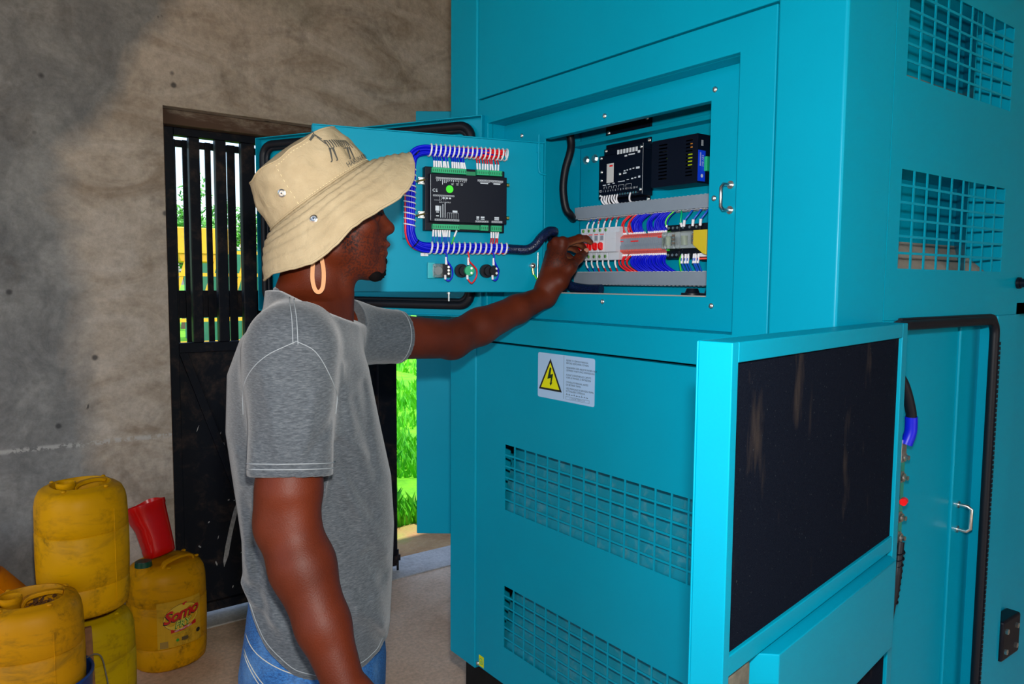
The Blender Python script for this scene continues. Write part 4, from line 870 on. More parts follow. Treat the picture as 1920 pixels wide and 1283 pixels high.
# hose, glands and loose cables
obj('black_hose', MB().tube(crv([(1.33, 1.535, 1.91), (1.345, 1.535, 1.872), (1.352, 1.545, 1.845), (1.350, 1.562, 1.80), (1.352, 1.572, 1.75), (1.36, 1.570, 1.70), (1.375, 1.568, 1.682), (1.405, 1.590, 1.674)], 6), .0105, 12), M['rubber'], smooth=70, label='thick black hose hanging at the left of the compartment', cat='hose', loc=(1.35, 1.56, 1.68))
for y, lab in ((1.088, 'black cable gland in compartment floor, left of pair'), (1.035, 'black cable gland in compartment floor, right of pair')):
    gl = thing('cable_gland', (1.31, y, 1.445), lab, 'cable gland', 'cable glands')
    obj('nut', MB().cyl((1.31, y, 1.447), (1.31, y, 1.473), .020, n=6).cyl((1.31, y, 1.468), (1.31, y, 1.478), .024, n=24), M['black'], gl, bevel=.001)
    obj('dome', MB().cyl((1.31, y, 1.478), (1.31, y, 1.488), .016, .012, 20), M['black'], gl, smooth=40)
for k, (mt, nm) in enumerate(((M['red'], 'red cable passing under lower trunking at right'), (plain('purple cable', (.12, .01, .5), .4), 'purple cable passing under lower trunking at right'))):
    obj('cable', MB().tube(crv([(1.31, 1.035+.006*k, 1.482), (1.325, 1.036+.006*k-.006*k, 1.492), (1.35, 1.03-.008*k, 1.500), (1.39, 1.01-.01*k, 1.492)], 5), .006, 8), mt, smooth=60, label=nm, cat='cable', group='loose cables in the compartment')
# busbar terminals and cables in the side opening
bs = thing('busbar', (1.49, .715, .97), 'green coated busbar with bolts behind the near side door edge', 'busbar')
yb_ = .704
obj('bar', MB().box(1.475, 1.496, yb_, yb_+.006, .985, 1.195), plain('green coated copper', (.03, .30, .22), .35, .3), bs, bevel=.001)
obj('insulator', MB().box(1.45, 1.475, yb_-.004, yb_+.020, .99, 1.15), plain('dark grey insulator', (.05, .06, .07), .5), bs, bevel=.002)
for z in (1.165, 1.125, 1.045, 1.005):
    b_ = obj('bolt', MB().cyl((1.484, yb_, z), (1.484, yb_-.006, z), .009, n=6).cyl((1.484, yb_-.006, z), (1.484, yb_-.013, z), .0045, n=12).cyl((1.484, yb_, z), (1.484, yb_-.0015, z), .0115, n=20), M['zinc'], bs, smooth=30)
obj('red_cap', MB().cyl((1.462, yb_-.016, 1.082), (1.476, yb_-.012, 1.082), .007, n=14), M['redp'], bs, smooth=40)
obj('lug', MB().box(1.474, 1.494, yb_-.003, yb_, 1.155, 1.20), M['zinc'], bs, bevel=.001)
uc = thing('power_cable', (1.49, .704, 1.20), 'thick black power cable with blue sleeve entering the busbar', 'cable')
obj('jacket', MB().tube(crv([(1.44, .712, 1.345), (1.466, .700, 1.31), (1.486, .694, 1.26), (1.492, .694, 1.235)], 5), .010, 12), M['rubber'], uc, smooth=60)
obj('blue_sleeve', MB().tube(crv([(1.491, .694, 1.245), (1.493, .695, 1.215), (1.488, .700, 1.190)], 5), .0115, 14), plain('blue shrink sleeve', (.002, .01, .62), .35), uc, smooth=60)
lc = thing('power_cable', (1.47, .70, .80), 'black taped power cable hanging below the busbar', 'cable')
obj('jacket', MB().tube(crv([(1.488, .702, .995), (1.478, .700, .95), (1.468, .700, .90), (1.452, .702, .83), (1.43, .706, .74)], 5), [.008]*6+[.0095]*6+[.008]*6+[.006]*3, 12), M['rubber'], lc, smooth=60)
wr_ = MB()
for k in range(9):
    z = .975-k*.012; x = 1.484-k*.0023; wr_.tube([(x+.0088*math.cos(a), .700+.0088*math.sin(a), z+.003*math.cos(a)) for a in [2*math.pi*i/14 for i in range(14)]], .0016, 5, True)
obj('tape_turns', wr_, M['black'], lc, smooth=60, kind='stuff')
# ================================================================== jerrycans by the wall
def can_mat(name, base, amount=.55):
    m, nt, b = new_mat(name); v = coord(nt)
    n1 = nz(nt, v, 7, 6, .68, .8); n2 = nz(nt, v, 55, 5, .72); n3 = nz(nt, coord(nt, (1, 1, 4)), 5, 5, .7, .5); n4 = nz(nt, v, 2.6, 4, .55)
    c0 = ramp(nt, [(.35, tuple(x*.80 for x in base)), (.7, tuple(min(1, x*1.12) for x in base))]); nt.links.new(n4, c0.inputs[0])
    r1 = ramp(nt, [(.50, (0, 0, 0)), (.66, (min(1, amount*1.5),)*3)]); nt.links.new(n1, r1.inputs[0])
    r2 = ramp(nt, [(.38, (0, 0, 0)), (.62, (1,)*3)]); nt.links.new(n2, r2.inputs[0])
    r3 = ramp(nt, [(.54, (0, 0, 0)), (.74, (amount*1.1,)*3)]); nt.links.new(n3, r3.inputs[0])
    f = mix(nt, 1.0, r1.outputs[0], r2.outputs[0], 'MULTIPLY')
    c = mix(nt, f, c0.outputs[0], (.035, .022, .006)); c = mix(nt, r3.outputs[0], c, (.16, .085, .012))
    nt.links.new(c, b.inputs['Base Color']); b.inputs['Roughness'].default_value = .45; b.inputs['Specular IOR Level'].default_value = .12
    bump(nt, b, n1, .12, .006); return m
M['can1'] = can_mat('grimy golden yellow plastic', (.66, .30, .0)); M['can2'] = can_mat('worn bright yellow plastic', (.70, .34, .0), .45)
M['can3'] = can_mat('dusty ochre yellow plastic', (.64, .28, .002), .75); M['can4'] = can_mat('greenish yellow plastic', (.60, .38, .0), .5)
M['capgreen'] = plain('dark green cap', (.003, .065, .035), .35)
def ring(r, z, n=48, e=2.35, sq=1.0):
    out = []
    for i in range(n):
        a = 2*math.pi*i/n; c, s_ = math.cos(a), math.sin(a)
        k = r/((abs(c)**e+abs(s_)**e)**(1/e)); out.append((k*c, k*s_*sq, z))
    return out
def can(name, loc, rz, mat, label, closed=False, H=1.0, tilt=None):
    c = thing(name, loc, label, 'jerrycan', 'plastic jerrycans by the wall')
    Mx = Matrix.Translation(loc) @ (tilt or Matrix.Identity(4)) @ Matrix.Rotation(rz, 4, 'Z') @ Matrix.Diagonal((1, 1, H, 1))
    SX = .94 if not closed else 1.0; Mx = Mx @ Matrix.Diagonal((SX, SX, 1, 1)); P = [(.0, .0), (.108, .0), (.122, .003), (.133, .014), (.1375, .04), (.140, .090), (.1358, .096), (.140, .102), (.1415, .17), (.1415, .255), (.1368, .260), (.1405, .265), (.140, .30), (.1385, .340), (.134, .364), (.124, .384), (.112, .392)]
    P += [(.104, .3925), (.098, .399), (.091, .400), (.087, .392), (.083, .352), (.0, .348)] if not closed else [(.092, .401), (.07, .402), (.0, .402)]
    m_ = MB(Mx); n = 48; vs = []; fs = []
    for r, z in P: vs += ring(max(r, .001), z, n)
    for j in range(len(P)-1):
        fs += [(j*n+i, j*n+(i+1) % n, (j+1)*n+(i+1) % n, (j+1)*n+i) for i in range(n)]
    vs = [(x*(1+.006*noise.noise(Vector((x*9, y*9, z*9+loc[0]*7)))), y*(1+.006*noise.noise(Vector((x*9, y*9, z*9+4+loc[0]*7)))), z) for x, y, z in vs]
    m_.add(vs, fs); body = obj('body', m_, mat, c, smooth=50)
    obj('mould_seam', MB(Mx).tube([(.1412*math.cos(-1.15), .1412*math.sin(-1.15)*1.04, .03+.3*k/8) for k in range(9)], .0012, 5), mat, body)
    if closed:
        nk = obj('neck', MB(Mx).cyl((-.095, -.045, .375), (-.095, -.045, .418), .030, .027, 24), mat, c, smooth=40)
        obj('cap', MB(Mx).cyl((-.095, -.045, .410), (-.095, -.045, .428), .031, .0295, 28).cyl((-.095, -.045, .428), (-.095, -.045, .430), .026, .025, 24), M['capgreen'], c, smooth=35)
        hp_ = crv([(-.04, -.080, .394), (-.025, -.078, .414), (.03, -.062, .422), (.075, -.045, .414), (.088, -.040, .394)], 5)
        obj('handle', MB(Mx).ribbon(hp_, (0, 0, 1), .024, .010), mat, c, bevel=.003)
        for x, y in ((-.02, -.100), (.108, -.03), (.09, .06)): obj('boss', MB(Mx).ball((x, y, .399), (.009, .009, .005)), mat, body, smooth=60)
    else:
        nk = MB(Mx); nn = 28; pr_ = [(.026, .355), (.027, .395), (.031, .400), (.031, .412), (.028, .414), (.0255, .412), (.024, .395), (.024, .365), (.001, .365)]
        nk.lathe(pr_, nn, Matrix.Translation((-.052, -.018, 0))); obj('neck', nk, mat, c, smooth=40)
        hp_ = crv([(-.03, -.008, .372), (-.012, .0, .394), (.03, .008, .400), (.066, .012, .398), (.085, .014, .392)], 4)
        obj('handle', MB(Mx).ribbon(hp_, (0, 0, 1), .020, .012), mat, c, bevel=.003)
        for a in (.5, 2.2, 3.9, 5.2): obj('boss', MB(Mx).ball((.106*math.cos(a), .106*math.sin(a), .397), (.008, .008, .005)), mat, body, smooth=60)
    return c, Mx
can('jerrycan', (.345, 2.785, 0), .35, M['can4'], 'greenish yellow jerrycan on the floor at the bottom of the stack', H=1.0)
can('jerrycan', (.338, 2.790, .4155), .2, M['can2'], 'yellow jerrycan stacked on top of another one', H=1.045)
can('jerrycan', (.172, 2.548, .165), -.1, M['can3'], 'dusty yellow jerrycan at the front left in a blue basin', H=1.03)
cc, CM = can('jerrycan', (.662, 3.135, 0), .1, M['can1'], 'closed yellow jerrycan with printed cooking oil label by the door', closed=True, H=1.0)
can('jerrycan', (.10, 3.02, .30), .4, can_mat('orange plastic', (.72, .22, .0), .25), 'orange jerrycan lying tilted behind the front can', H=1.25, tilt=Matrix.Translation((.12, .06, -.13)) @ Matrix.Rotation(R(-38), 4, 'Y') @ Matrix.Translation((0, 0, .0)))
lit = MB(); rl_ = random.Random(4)
for k in range(60):
    c_ = Vector((.172+rl_.gauss(.03, .020), 2.548+rl_.gauss(.03, .020), .165+.362+abs(rl_.gauss(0, .012)))); e_ = Vector((rl_.gauss(0, 1), rl_.gauss(0, 1), rl_.gauss(0, .5))).normalized()*rl_.uniform(.006, .014); g_ = Vector((rl_.gauss(0, 1), rl_.gauss(0, 1), rl_.gauss(0, .6))).normalized()*.006
    lit.add([c_-e_, c_+g_, c_+e_, c_-g_+Vector((0, 0, .004))], [(0, 1, 2), (0, 2, 3)])
obj('leaf_litter', lit, plain('dry brown leaf', (.16, .07, .02), .9, var=.5, vscale=60), kind='stuff', label='dry brown leaf litter lying in the top of the front jerrycan', cat='debris')
# blue base tub under the front can
bt_ = thing('blue_tub', (.172, 2.548, 0), 'blue plastic basin that the front left jerrycan stands in', 'tub')
obj('tub_body', MB().lathe([(.02, 0), (.130, 0), (.136, .01), (.150, .325), (.150, .330), (.146, .330), (.145, .322), (.139, .166), (.02, .164)], 40, Matrix.Translation((.172, 2.548, 0))), plain('blue tub plastic', (.004, .04, .20), .4), bt_, smooth=40)
obj('tub_rim', MB().tube([(.172+.150*math.cos(a), 2.548+.150*math.sin(a), .329) for a in [2*math.pi*k/40 for k in range(40)]], .005, 8, True), plain('blue tub rim', (.004, .05, .24), .4), bt_, smooth=60)
obj('wooden_stake', MB(frame((.329, 2.598, 0), (1, 0, 0), (0, 1, 0), (-.02, .02, 1))).box(-.010, .010, -.008, .008, 0, .42), plain('weathered brown wood', (.22, .09, .03), .8, var=.4, vscale=25), bevel=.002, label='thin brown wooden stake between the yellow jerrycans', cat='stake', loc=(.329, 2.598, 0))
obj('loose_wire', MB().tube(crv([(.312, 2.58, .335), (.335, 2.575, .342), (.353, 2.58, .32), (.365, 2.585, .25), (.375, 2.58, .19), (.405, 2.57, .16), (.435, 2.56, .12), (.445, 2.56, .0)], 6), .0022, 6), plain('dull steel wire', (.25, .22, .16), .5, .6), smooth=60, label='thin bent wire hanging in front of the stacked jerrycans', cat='wire')
# printed label wrapped on the closed can
def lab_pt(u, v, off):
    """u,v in metres on the label -> point on the can surface"""
    a = -1.72 + u/.1425; c, s_ = math.cos(a), math.sin(a); e = 2.35; k = (.1416+off)/((abs(c)**e+abs(s_)**e)**(1/e))
    return CM @ Vector((k*c, k*s_, v))
def patch(mb, u0, u1, v0, v1, off, n=14, mfn=None):
    vs = []; fs = []
    for i in range(n+1):
        for j in (0, 1): vs.append(lab_pt(u0+(u1-u0)*i/n, (v0, v1)[j], off))
    fs = [(2*i, 2*i+2, 2*i+3, 2*i+1) for i in range(n)]; mb.add(vs, fs); return mb
def shape(mb, pts, off):
    c = (sum(p[0] for p in pts)/len(pts), sum(p[1] for p in pts)/len(pts)); n = len(pts)
    mb.add([lab_pt(*c, off)]+[lab_pt(*p, off) for p in pts], [(0, 1+i, 1+(i+1) % n) for i in range(n)]); return mb
Lb = obj('label', patch(MB(), -.058, .105, .102, .282, .0008), can_mat('stained label paper', (.66, .36, .02), .5), cc)
el = lambda rx, rz, dz=0: [(.028+rx*math.cos(a)+.0*math.sin(a), .215+dz+rz*math.sin(a)+.16*rx*math.cos(a)*.6, ) for a in [2*math.pi*k/40 for k in range(40)]]
obj('oval_line', shape(MB(), el(.066, .050), .0012), plain('label brown print', (.10, .03, .01), .6), Lb)
obj('oval', shape(MB(), el(.0645, .0485), .0015), plain('label yellow', (.68, .44, .03), .6), Lb)
def ltext(txt, size, u, v, off, mat, name, bold=.0, shear=0.0, slope=.12, sp=1.0):
    m_ = MB(); m_.text(txt, size, None, bold=bold, shear=shear, spacing=sp, fn=lambda q: lab_pt(u+q.x, v+q.y+slope*q.x, off)); return obj(name, m_, mat, Lb)
bp_ = plain('label black print', (.02, .012, .006), .6); rp_ = plain('label red print', (.55, .004, .004), .5)
ltext('Somo', .062, .0265, .2245, .0018, bp_, 'brand_shadow', .0022, .25, .20, .86); ltext('Somo', .062, .028, .227, .0021, rp_, 'brand_lettering', .0014, .25, .20, .86)
fl = MB(); shape(fl, [(.030, .262), (.038, .268), (.050, .270), (.046, .265), (.040, .263), (.041, .259), (.036, .257)], .0021); obj('flame_mark', fl, rp_, Lb)
ltext('FRY', .034, .030, .1865, .0018, plain('label green print', (.01, .16, .02), .5), 'type_shadow', .0022, .2, .14); ltext('FRY', .034, .031, .188, .0021, plain('label lime print', (.66, .62, .10), .5), 'type_lettering', .0, .2, .14)
bn = MB(); shape(bn, [(-.012, .158), (-.012, .172), (.030, .1735), (.066, .184), (.082, .187), (.082, .172), (.066, .170), (.030, .160)], .0021); obj('banner', bn, rp_, Lb)
ltext('100% VEGETABLE', .0085, .032, .1675, .0024, M['white'], 'banner_text', 0, 0, .17)
ltext('COOKING OIL', .0075, .022, .152, .0014, plain('label faded green', (.12, .28, .02), .6), 'strap_line', 0, 0, .14, 1.3)
mk = MB(); patch(mk, -.050, -.022, .104, .130, .0013, 4).add([], []); obj('pictogram_box', mk, plain('faded brown box print', (.34, .20, .03), .7), Lb)
obj('green_dot', shape(MB(), [(.011+.006*math.cos(a), .1265+.006*math.sin(a)) for a in [k*math.pi/6 for k in range(12)]], .0014), plain('label dot green', (.03, .30, .02), .6), Lb)
obj('code_block', patch(MB(), .026, .050, .120, .134, .0014, 4), plain('label dark block', (.10, .06, .015), .7), Lb)
obj('round_mark', shape(MB(), [(.092+.009*math.cos(a), .140+.009*math.sin(a)) for a in [k*math.pi/6 for k in range(12)]], .0014), bp_, Lb)
# red cut-down jug resting on the closed can against the wall
M['redjug'] = grimy('glossy red plastic', (.60, .004, .003), (.25, .01, .01), .4, 12, .25)
JM = Matrix.Translation((.648, 3.160, .413)) @ Matrix.Rotation(R(-12), 4, 'Y') @ Matrix.Rotation(R(-15), 4, 'X') @ Matrix.Rotation(R(12), 4, 'Z')
jg = MB(JM); n = 40; rows = []
prof = [(.001, .004), (.046, .0), (.053, .006), (.056, .03), (.060, .08), (.065, .15), (.068, .19), (.071, .196), (.0715, .212), (.0685, .212), (.066, .19), (.061, .12), (.053, .02), (.001, .015)]
vs = []
for j, (r, z) in enumerate(prof):
    for (x, y, zz) in ring(r, z, n, 3.2):
        g_ = math.exp(-((z-.085)/.035)**2)*max(0, -x/r)**2*.02      # grip dent in the left side
        lip = .012*max(0, math.cos(math.atan2(y, x)-.9))**8 if z > .19 else 0
        vs.append((x+g_, y, z+lip*.8))
jg.add(vs, [(j*n+i, j*n+(i+1) % n, (j+1)*n+(i+1) % n, (j+1)*n+i) for j in range(len(prof)-1) for i in range(n)])
obj('red_jug', jg, M['redjug'], smooth=50, label='cut-down red plastic jug tilted on top of the closed jerrycan', cat='jug', loc=(.648, 3.160, .413))
# ================================================================== the technician
import openvdb
FS = Vector((.9245, -.381, 0)); FL = Vector((.381, .9245, 0)); UP = Vector((0, 0, 1)); C0 = Vector((.53, 1.29, 0))
OH = Vector((.5647, 1.2757, 1.6184))
def hp(s, l, z): return OH + FS*s + FL*l + UP*z
class Vol:
    """signed distance volume; smooth unions grow one continuous surface"""
    def __init__(s, lo, hi, h):
        s.lo = np.array(lo, float); s.h = h; s.n = np.ceil((np.array(hi)-s.lo)/h).astype(int)+1
        s.ax = [(s.lo[i]+h*np.arange(s.n[i])).astype(np.float32) for i in range(3)]
        s.D = np.full(s.n, .03, np.float32)
    def sub(s, lo, hi):
        a = np.clip(np.floor((np.array(lo)-s.lo)/s.h).astype(int), 0, s.n); b = np.clip(np.ceil((np.array(hi)-s.lo)/s.h).astype(int)+1, 0, s.n)
        sl = tuple(slice(a[i], b[i]) for i in range(3))
        return sl, s.ax[0][sl[0]][:, None, None], s.ax[1][sl[1]][None, :, None], s.ax[2][sl[2]][None, None, :]
    def put(s, sl, d, k, cut):
        if d.size == 0: return s
        A = s.D[sl]; d = d.astype(np.float32)
        if cut: A, d = -A, d
        if k > 0:
            h = np.clip(.5+.5*(d-A)/k, 0, 1); r = d*(1-h)+A*h-k*h*(1-h)
        else: r = np.minimum(A, d)
        s.D[sl] = -r if cut else r
        return s
    def cone(s, a, b, ra, rb, k=.01, cut=False):
        a = np.array(a, float); b = np.array(b, float); m = max(ra, rb)+k+.02
        sl, X, Y, Z = s.sub(np.minimum(a, b)-m, np.maximum(a, b)+m); v = b-a; vv = v@v+1e-12
        px, py, pz = X-a[0], Y-a[1], Z-a[2]; t = np.clip((px*v[0]+py*v[1]+pz*v[2])/vv, 0, 1)
        d = np.sqrt((px-t*v[0])**2+(py-t*v[1])**2+(pz-t*v[2])**2)-(ra+(rb-ra)*t)
        return s.put(sl, d, k, cut)
    def chain(s, pts, rs, k=.006):
        for i in range(len(pts)-1): s.cone(pts[i], pts[i+1], rs[i], rs[i+1], k if i else k*1.5)
        return s
    def ell(s, c, r, axes=None, k=.01, cut=False):
        c = np.array(c, float); r = np.array(r, float); A = np.array(axes if axes is not None else np.eye(3), float)
        m = r.max()+k+.02; sl, X, Y, Z = s.sub(c-m, c+m); px, py, pz = X-c[0], Y-c[1], Z-c[2]
        q = [px*A[i][0]+py*A[i][1]+pz*A[i][2] for i in range(3)]
        k0 = np.sqrt(sum((q[i]/r[i])**2 for i in range(3))); k1 = np.sqrt(sum((q[i]/r[i]**2)**2 for i in range(3)))+1e-9
        return s.put(sl, k0*(k0-1)/k1, k, cut)
    def loft(s, secs, f, l, k=.01, grow=0.0, ztop=None, zbot=None):
        """stack of ellipses: (z, cs, cl, a, b) with centre C0+FS*cs+FL*cl, a along f, b along l"""
        zs = [q[0] for q in secs]; m = .26
        sl, X, Y, Z = s.sub((C0.x-m-.1, C0.y-m-.1, min(zs)-.03), (C0.x+m+.1, C0.y+m+.1, max(zs)+.03)); z = Z[0, 0]
        I = lambda j: np.interp(z, zs, [q[j] for q in secs])[None, None, :]
        cs, cl, a, b = I(1), I(2), I(3)+grow, I(4)+grow
        px = X-(C0.x+FS.x*cs+FL.x*cl); py = Y-(C0.y+FS.y*cs+FL.y*cl)
        p = px*f[0]+py*f[1]; q = px*l[0]+py*l[1]
        d = (np.sqrt((p/a)**2+(q/b)**2)-1)*np.minimum(a, b)
        d = np.maximum(d, np.maximum(Z-(ztop or max(zs)), (zbot or min(zs))-Z))
        return s.put(sl, d, k, False)
    def plane(s, p, n, k=.002, lo=None, hi=None):
        """keep only the side below the plane"""
        p = np.array(p, float); n = np.array(n, float); n = n/np.linalg.norm(n)
        sl, X, Y, Z = s.sub(lo if lo is not None else s.lo, hi if hi is not None else s.lo+s.h*s.n)
        return s.put(sl, -((X-p[0])*n[0]+(Y-p[1])*n[1]+(Z-p[2])*n[2]), k, True)
    def ridge(s, pts, w, amp):
        """raise (amp>0) or crease (amp<0) the surface along a polyline"""
        for a, b in zip(pts[:-1], pts[1:]):
            a = np.array(a, float); b = np.array(b, float); sl, X, Y, Z = s.sub(np.minimum(a, b)-3*w, np.maximum(a, b)+3*w)
            if 0 in s.D[sl].shape: continue
            v = b-a; vv = v@v+1e-12; px, py, pz = X-a[0], Y-a[1], Z-a[2]; tr = (px*v[0]+py*v[1]+pz*v[2])/vv; t = np.clip(tr, 0, 1)
            d2 = (px-t*v[0])**2+(py-t*v[1])**2+(pz-t*v[2])**2
            s.D[sl] -= (amp*np.exp(-d2/(w*w))*np.sin(np.pi*np.clip(t, .02, .98))**.5).astype(np.float32)
        return s
    def fold(s, a, b, w, amp, lmax=-.02, lmin=-.4):
        """cloth fold on the camera-facing flank: line a-b given as (s,z)"""
        sl, X, Y, Z = s.sub(s.lo, s.lo+s.h*s.n); ss = (X-C0.x)*FS.x+(Y-C0.y)*FS.y; ll = (X-C0.x)*FL.x+(Y-C0.y)*FL.y
        vx, vz = b[0]-a[0], b[1]-a[1]; vv = vx*vx+vz*vz; px, pz = ss-a[0], Z-a[1]; t = (px*vx+pz*vz)/vv; tc = np.clip(t, 0, 1)
        d2 = (px-tc*vx)**2+(pz-tc*vz)**2; m = np.clip((lmax-ll)/.03, 0, 1)*np.clip((ll-lmin)/.03, 0, 1)
        s.D -= (amp*np.exp(-d2/(w*w))*m).astype(np.float32); return s
    def mesh(s, name, smooth=2):
        g = openvdb.FloatGrid(.02); D = np.clip(s.D, -.02, .02); D[[0, -1]] = .02; D[:, [0, -1]] = .02; D[:, :, [0, -1]] = .02
        g.copyFromArray(D.astype(np.float32)); P, Q = g.convertToQuads()
        P = P*s.h + s.lo; me = bpy.data.meshes.new(name)
        me.from_pydata(P.tolist(), [], Q[:, ::-1].tolist())
        bm = bmesh.new(); bm.from_mesh(me)
        seen = set(); best = []                                   # keep the largest island only
        for f0 in bm.verts:
            if f0.index in seen: continue
            st = [f0]; seen.add(f0.index); isl = []
            while st:
                q = st.pop(); isl.append(q)
                for e in q.link_edges:
                    o_ = e.other_vert(q)
                    if o_.index not in seen: seen.add(o_.index); st.append(o_)
            if len(isl) > len(best): best, isl = isl, best
            if isl: s.junk = getattr(s, 'junk', []) + isl
        if getattr(s, 'junk', None): bmesh.ops.delete(bm, geom=s.junk, context='VERTS')
        for _ in range(smooth): bmesh.ops.smooth_vert(bm, verts=bm.verts, factor=.5, use_axis_x=True, use_axis_y=True, use_axis_z=True)
        bmesh.ops.recalc_face_normals(bm, faces=bm.faces)
        bm.to_mesh(me); bm.free(); me.polygons.foreach_set('use_smooth', [True]*len(me.polygons)); return me
person = thing('person', (C0.x, C0.y, 0), 'man in khaki bucket hat and grey t-shirt reaching into the control compartment', 'person')
TF = (.809, -.588); TL = (.588, .809)
AX = np.array([tuple(FS), tuple(FL), tuple(UP)])
# arms, traced joint by joint
Jr, Er, Wr = Vector((.438, 1.150, 1.388)), Vector((.407, 1.105, 1.129)), Vector((.445, .985, .908))
Jl, El, Wl = Vector((.674, 1.440, 1.388)), Vector((.940, 1.480, 1.365)), Vector((1.228, 1.492, 1.463))
HK = .984
def hk(*p): q = Vector(p); c = Vector((0, 0, 1.5)); return c+(q-c)*HK
SECS = [(.66, -.004, 0, .118, .155), (.80, -.002, 0, .122, .158), (.86, .0, 0, .123, .158), (.95, .004, 0, .124, .150), (1.05, .005, 0, .127, .146), (1.14, -.003, 0, .130, .150), (1.24, -.018, 0, .124, .162), (1.34, -.024, 0, .110, .172), (1.40, -.022, 0, .090, .150), (1.45, -.008, 0, .064, .095)]
V = Vol((.24, .86, .70), (1.43, 1.62, 1.76), .0027)
# ---- head
ell = lambda c, r, k=.012, cut=False, ax=AX: V.ell(hp(*c), r, ax, k, cut)
cone = lambda a, b, ra, rb, k=.012, cut=False: V.cone(hp(*a), hp(*b), ra, rb, k, cut)
ell((-.012, 0, .018), (.088, .072, .088)); ell((.026, 0, -.040), (.058, .061, .078), .02)
for sd in (-1, 1):
    cone((-.002, sd*.050, -.062), (.062, sd*.014, -.098), .019, .017, .022)
    cone((-.004, sd*.056, -.02), (-.002, sd*.052, -.068), .014, .017, .02)
    ell((.047, sd*.044, -.024), (.022, .018, .018), .016)
    cone((.070, sd*.010, .014), (.060, sd*.042, .010), .0115, .010, .012)
    ell((.078, sd*.032, -.006), (.016, .016, .012), .010, True)
    ell((.064, sd*.031, -.007), (.0135, .0135, .0125), .004)
    ell((.081, sd*.0125, -.030), (.0095, .0075, .0075), .007)
    ell((.0875, sd*.0065, -.0345), (.004, .0035, .003), .002, True)
    # ear
    EA = np.array([tuple(FS), tuple((FL*1.0+FS*-.35*sd).normalized()), tuple(UP)])
    ell((.006, sd*.077, -.012), (.020, .009, .032), .006, False, EA); ell((.010, sd*.086, -.008), (.011, .007, .019), .004, True, EA); ell((.010, sd*.078, -.038), (.010, .006, .010), .004, False, EA)
cone((.074, 0, .004), (.0905, 0, -.022), .0085, .0120, .010); ell((.094, 0, -.025), (.0105, .0115, .0095), .008)
ell((.076, 0, -.046), (.012, .026, .016), .012); ell((.0845, 0, -.0535), (.0130, .0235, .0072), .005); ell((.0800, 0, -.0690), (.0130, .0215, .0088), .006)
cone((.101, -.022, -.0610), (.101, .022, -.0610), .0025, .0025, .003, True)
ell((.0695, 0, -.092), (.0195, .022, .019), .014)
# neck and trapezius
cone((-.030, 0, -.060), (-.040, 0, -.215), .060, .060, .02); cone((-.045, 0, -.16), hp(0, 0, 0) and (-.055, -.11, -.215), .052, .040, .03); cone((-.045, 0, -.16), (-.02, .11, -.215), .052, .040, .03)
V.cone(hp(.020, -.030, -.10), hp(.012, -.012, -.185), .012, .010, .02)
# ---- torso
V.loft(SECS, TF, TL, .04, grow=-.012)
V.ell(Jr, (.058, .058, .060), None, .03); V.ell(Jl, (.056, .056, .056), None, .03)
# ---- right arm hanging, forearm angled forward
V.cone(Jr, Er+Vector((.004, .003, .05)), .055, .0465, .02); V.cone(Er+Vector((.004, .003, .05)), Er, .0465, .0430, .02)
V.ell(Er+Vector((-.020, .008, .004)), (.018, .020, .028), None, .03)            # elbow point
V.ell(Er+Vector((.006, -.022, .004)), (.018, .020, .022), None, .03)
fa = Er.lerp(Wr, .26); V.cone(Er, fa, .0435, .0462, .02); V.cone(fa, Er.lerp(Wr, .62), .0462, .0385, .02); V.cone(Er.lerp(Wr, .62), Wr, .0385, .0285, .015)
hd_ = (Wr-Er).normalized(); side = hd_.cross(Vector((0, 1, 0))).normalized()
kn = []
for i, (o_, L) in enumerate(((.030, .088), (.010, .092), (-.010, .088), (-.028, .078))):
    m_ = Wr+hd_*L+side*o_; V.cone(Wr+hd_*.01+side*o_*.4, m_, .019, .0125, .015); kn.append(m_)
for i, m_ in enumerate(kn):
    L = (.045, .050, .046, .036)[i]; p1 = m_+(hd_+Vector((.25, .05, -.1))).normalized()*L; p2 = p1+(hd_*.6+Vector((.1, .1, -.75))).normalized()*L*.6; p3 = p2+(hd_*.3+Vector((-.1, .2, -.8))).normalized()*L*.45
    V.chain([m_, p1, p2, p3], [.0105, .0092, .0085, .0072])
t1 = Wr+hd_*.035+side*.040; V.chain([Wr+side*.018+hd_*.01, t1, t1+(hd_+side*.25).normalized()*.034, t1+(hd_+side*.05).normalized()*.060], [.017, .0135, .0108, .0085], .01)
# ---- left arm reaching forward, thumb and index closing on a toggle
V.cone(Jl, El, .052, .0435, .02); V.ell(El+Vector((.0, .0, -.022)), (.022, .020, .016), None, .02); V.ell(El+Vector((.01, -.016, .010)), (.024, .022, .024), None, .02)
fb = El.lerp(Wl, .28); V.cone(El, fb, .0425, .0430, .015); V.cone(fb, El.lerp(Wl, .68), .0430, .0345, .015); V.cone(El.lerp(Wl, .68), Wl, .0345, .0275, .015)
iM, iP, iD, iT = hk(1.298, 1.505, 1.600), hk(1.345, 1.497, 1.614), hk(1.372, 1.499, 1.614), hk(1.391, 1.502, 1.606)
mM, mP, mD, mT = hk(1.292, 1.524, 1.599), hk(1.350, 1.524, 1.606), hk(1.376, 1.525, 1.601), hk(1.386, 1.521, 1.590)
rM, rP, rD, rT = hk(1.294, 1.543, 1.590), hk(1.350, 1.547, 1.594), hk(1.371, 1.543, 1.588), hk(1.380, 1.538, 1.580)
pM, pP, pD, pT = hk(1.295, 1.558, 1.574), hk(1.342, 1.563, 1.576), hk(1.360, 1.557, 1.571), hk(1.370, 1.551, 1.565)
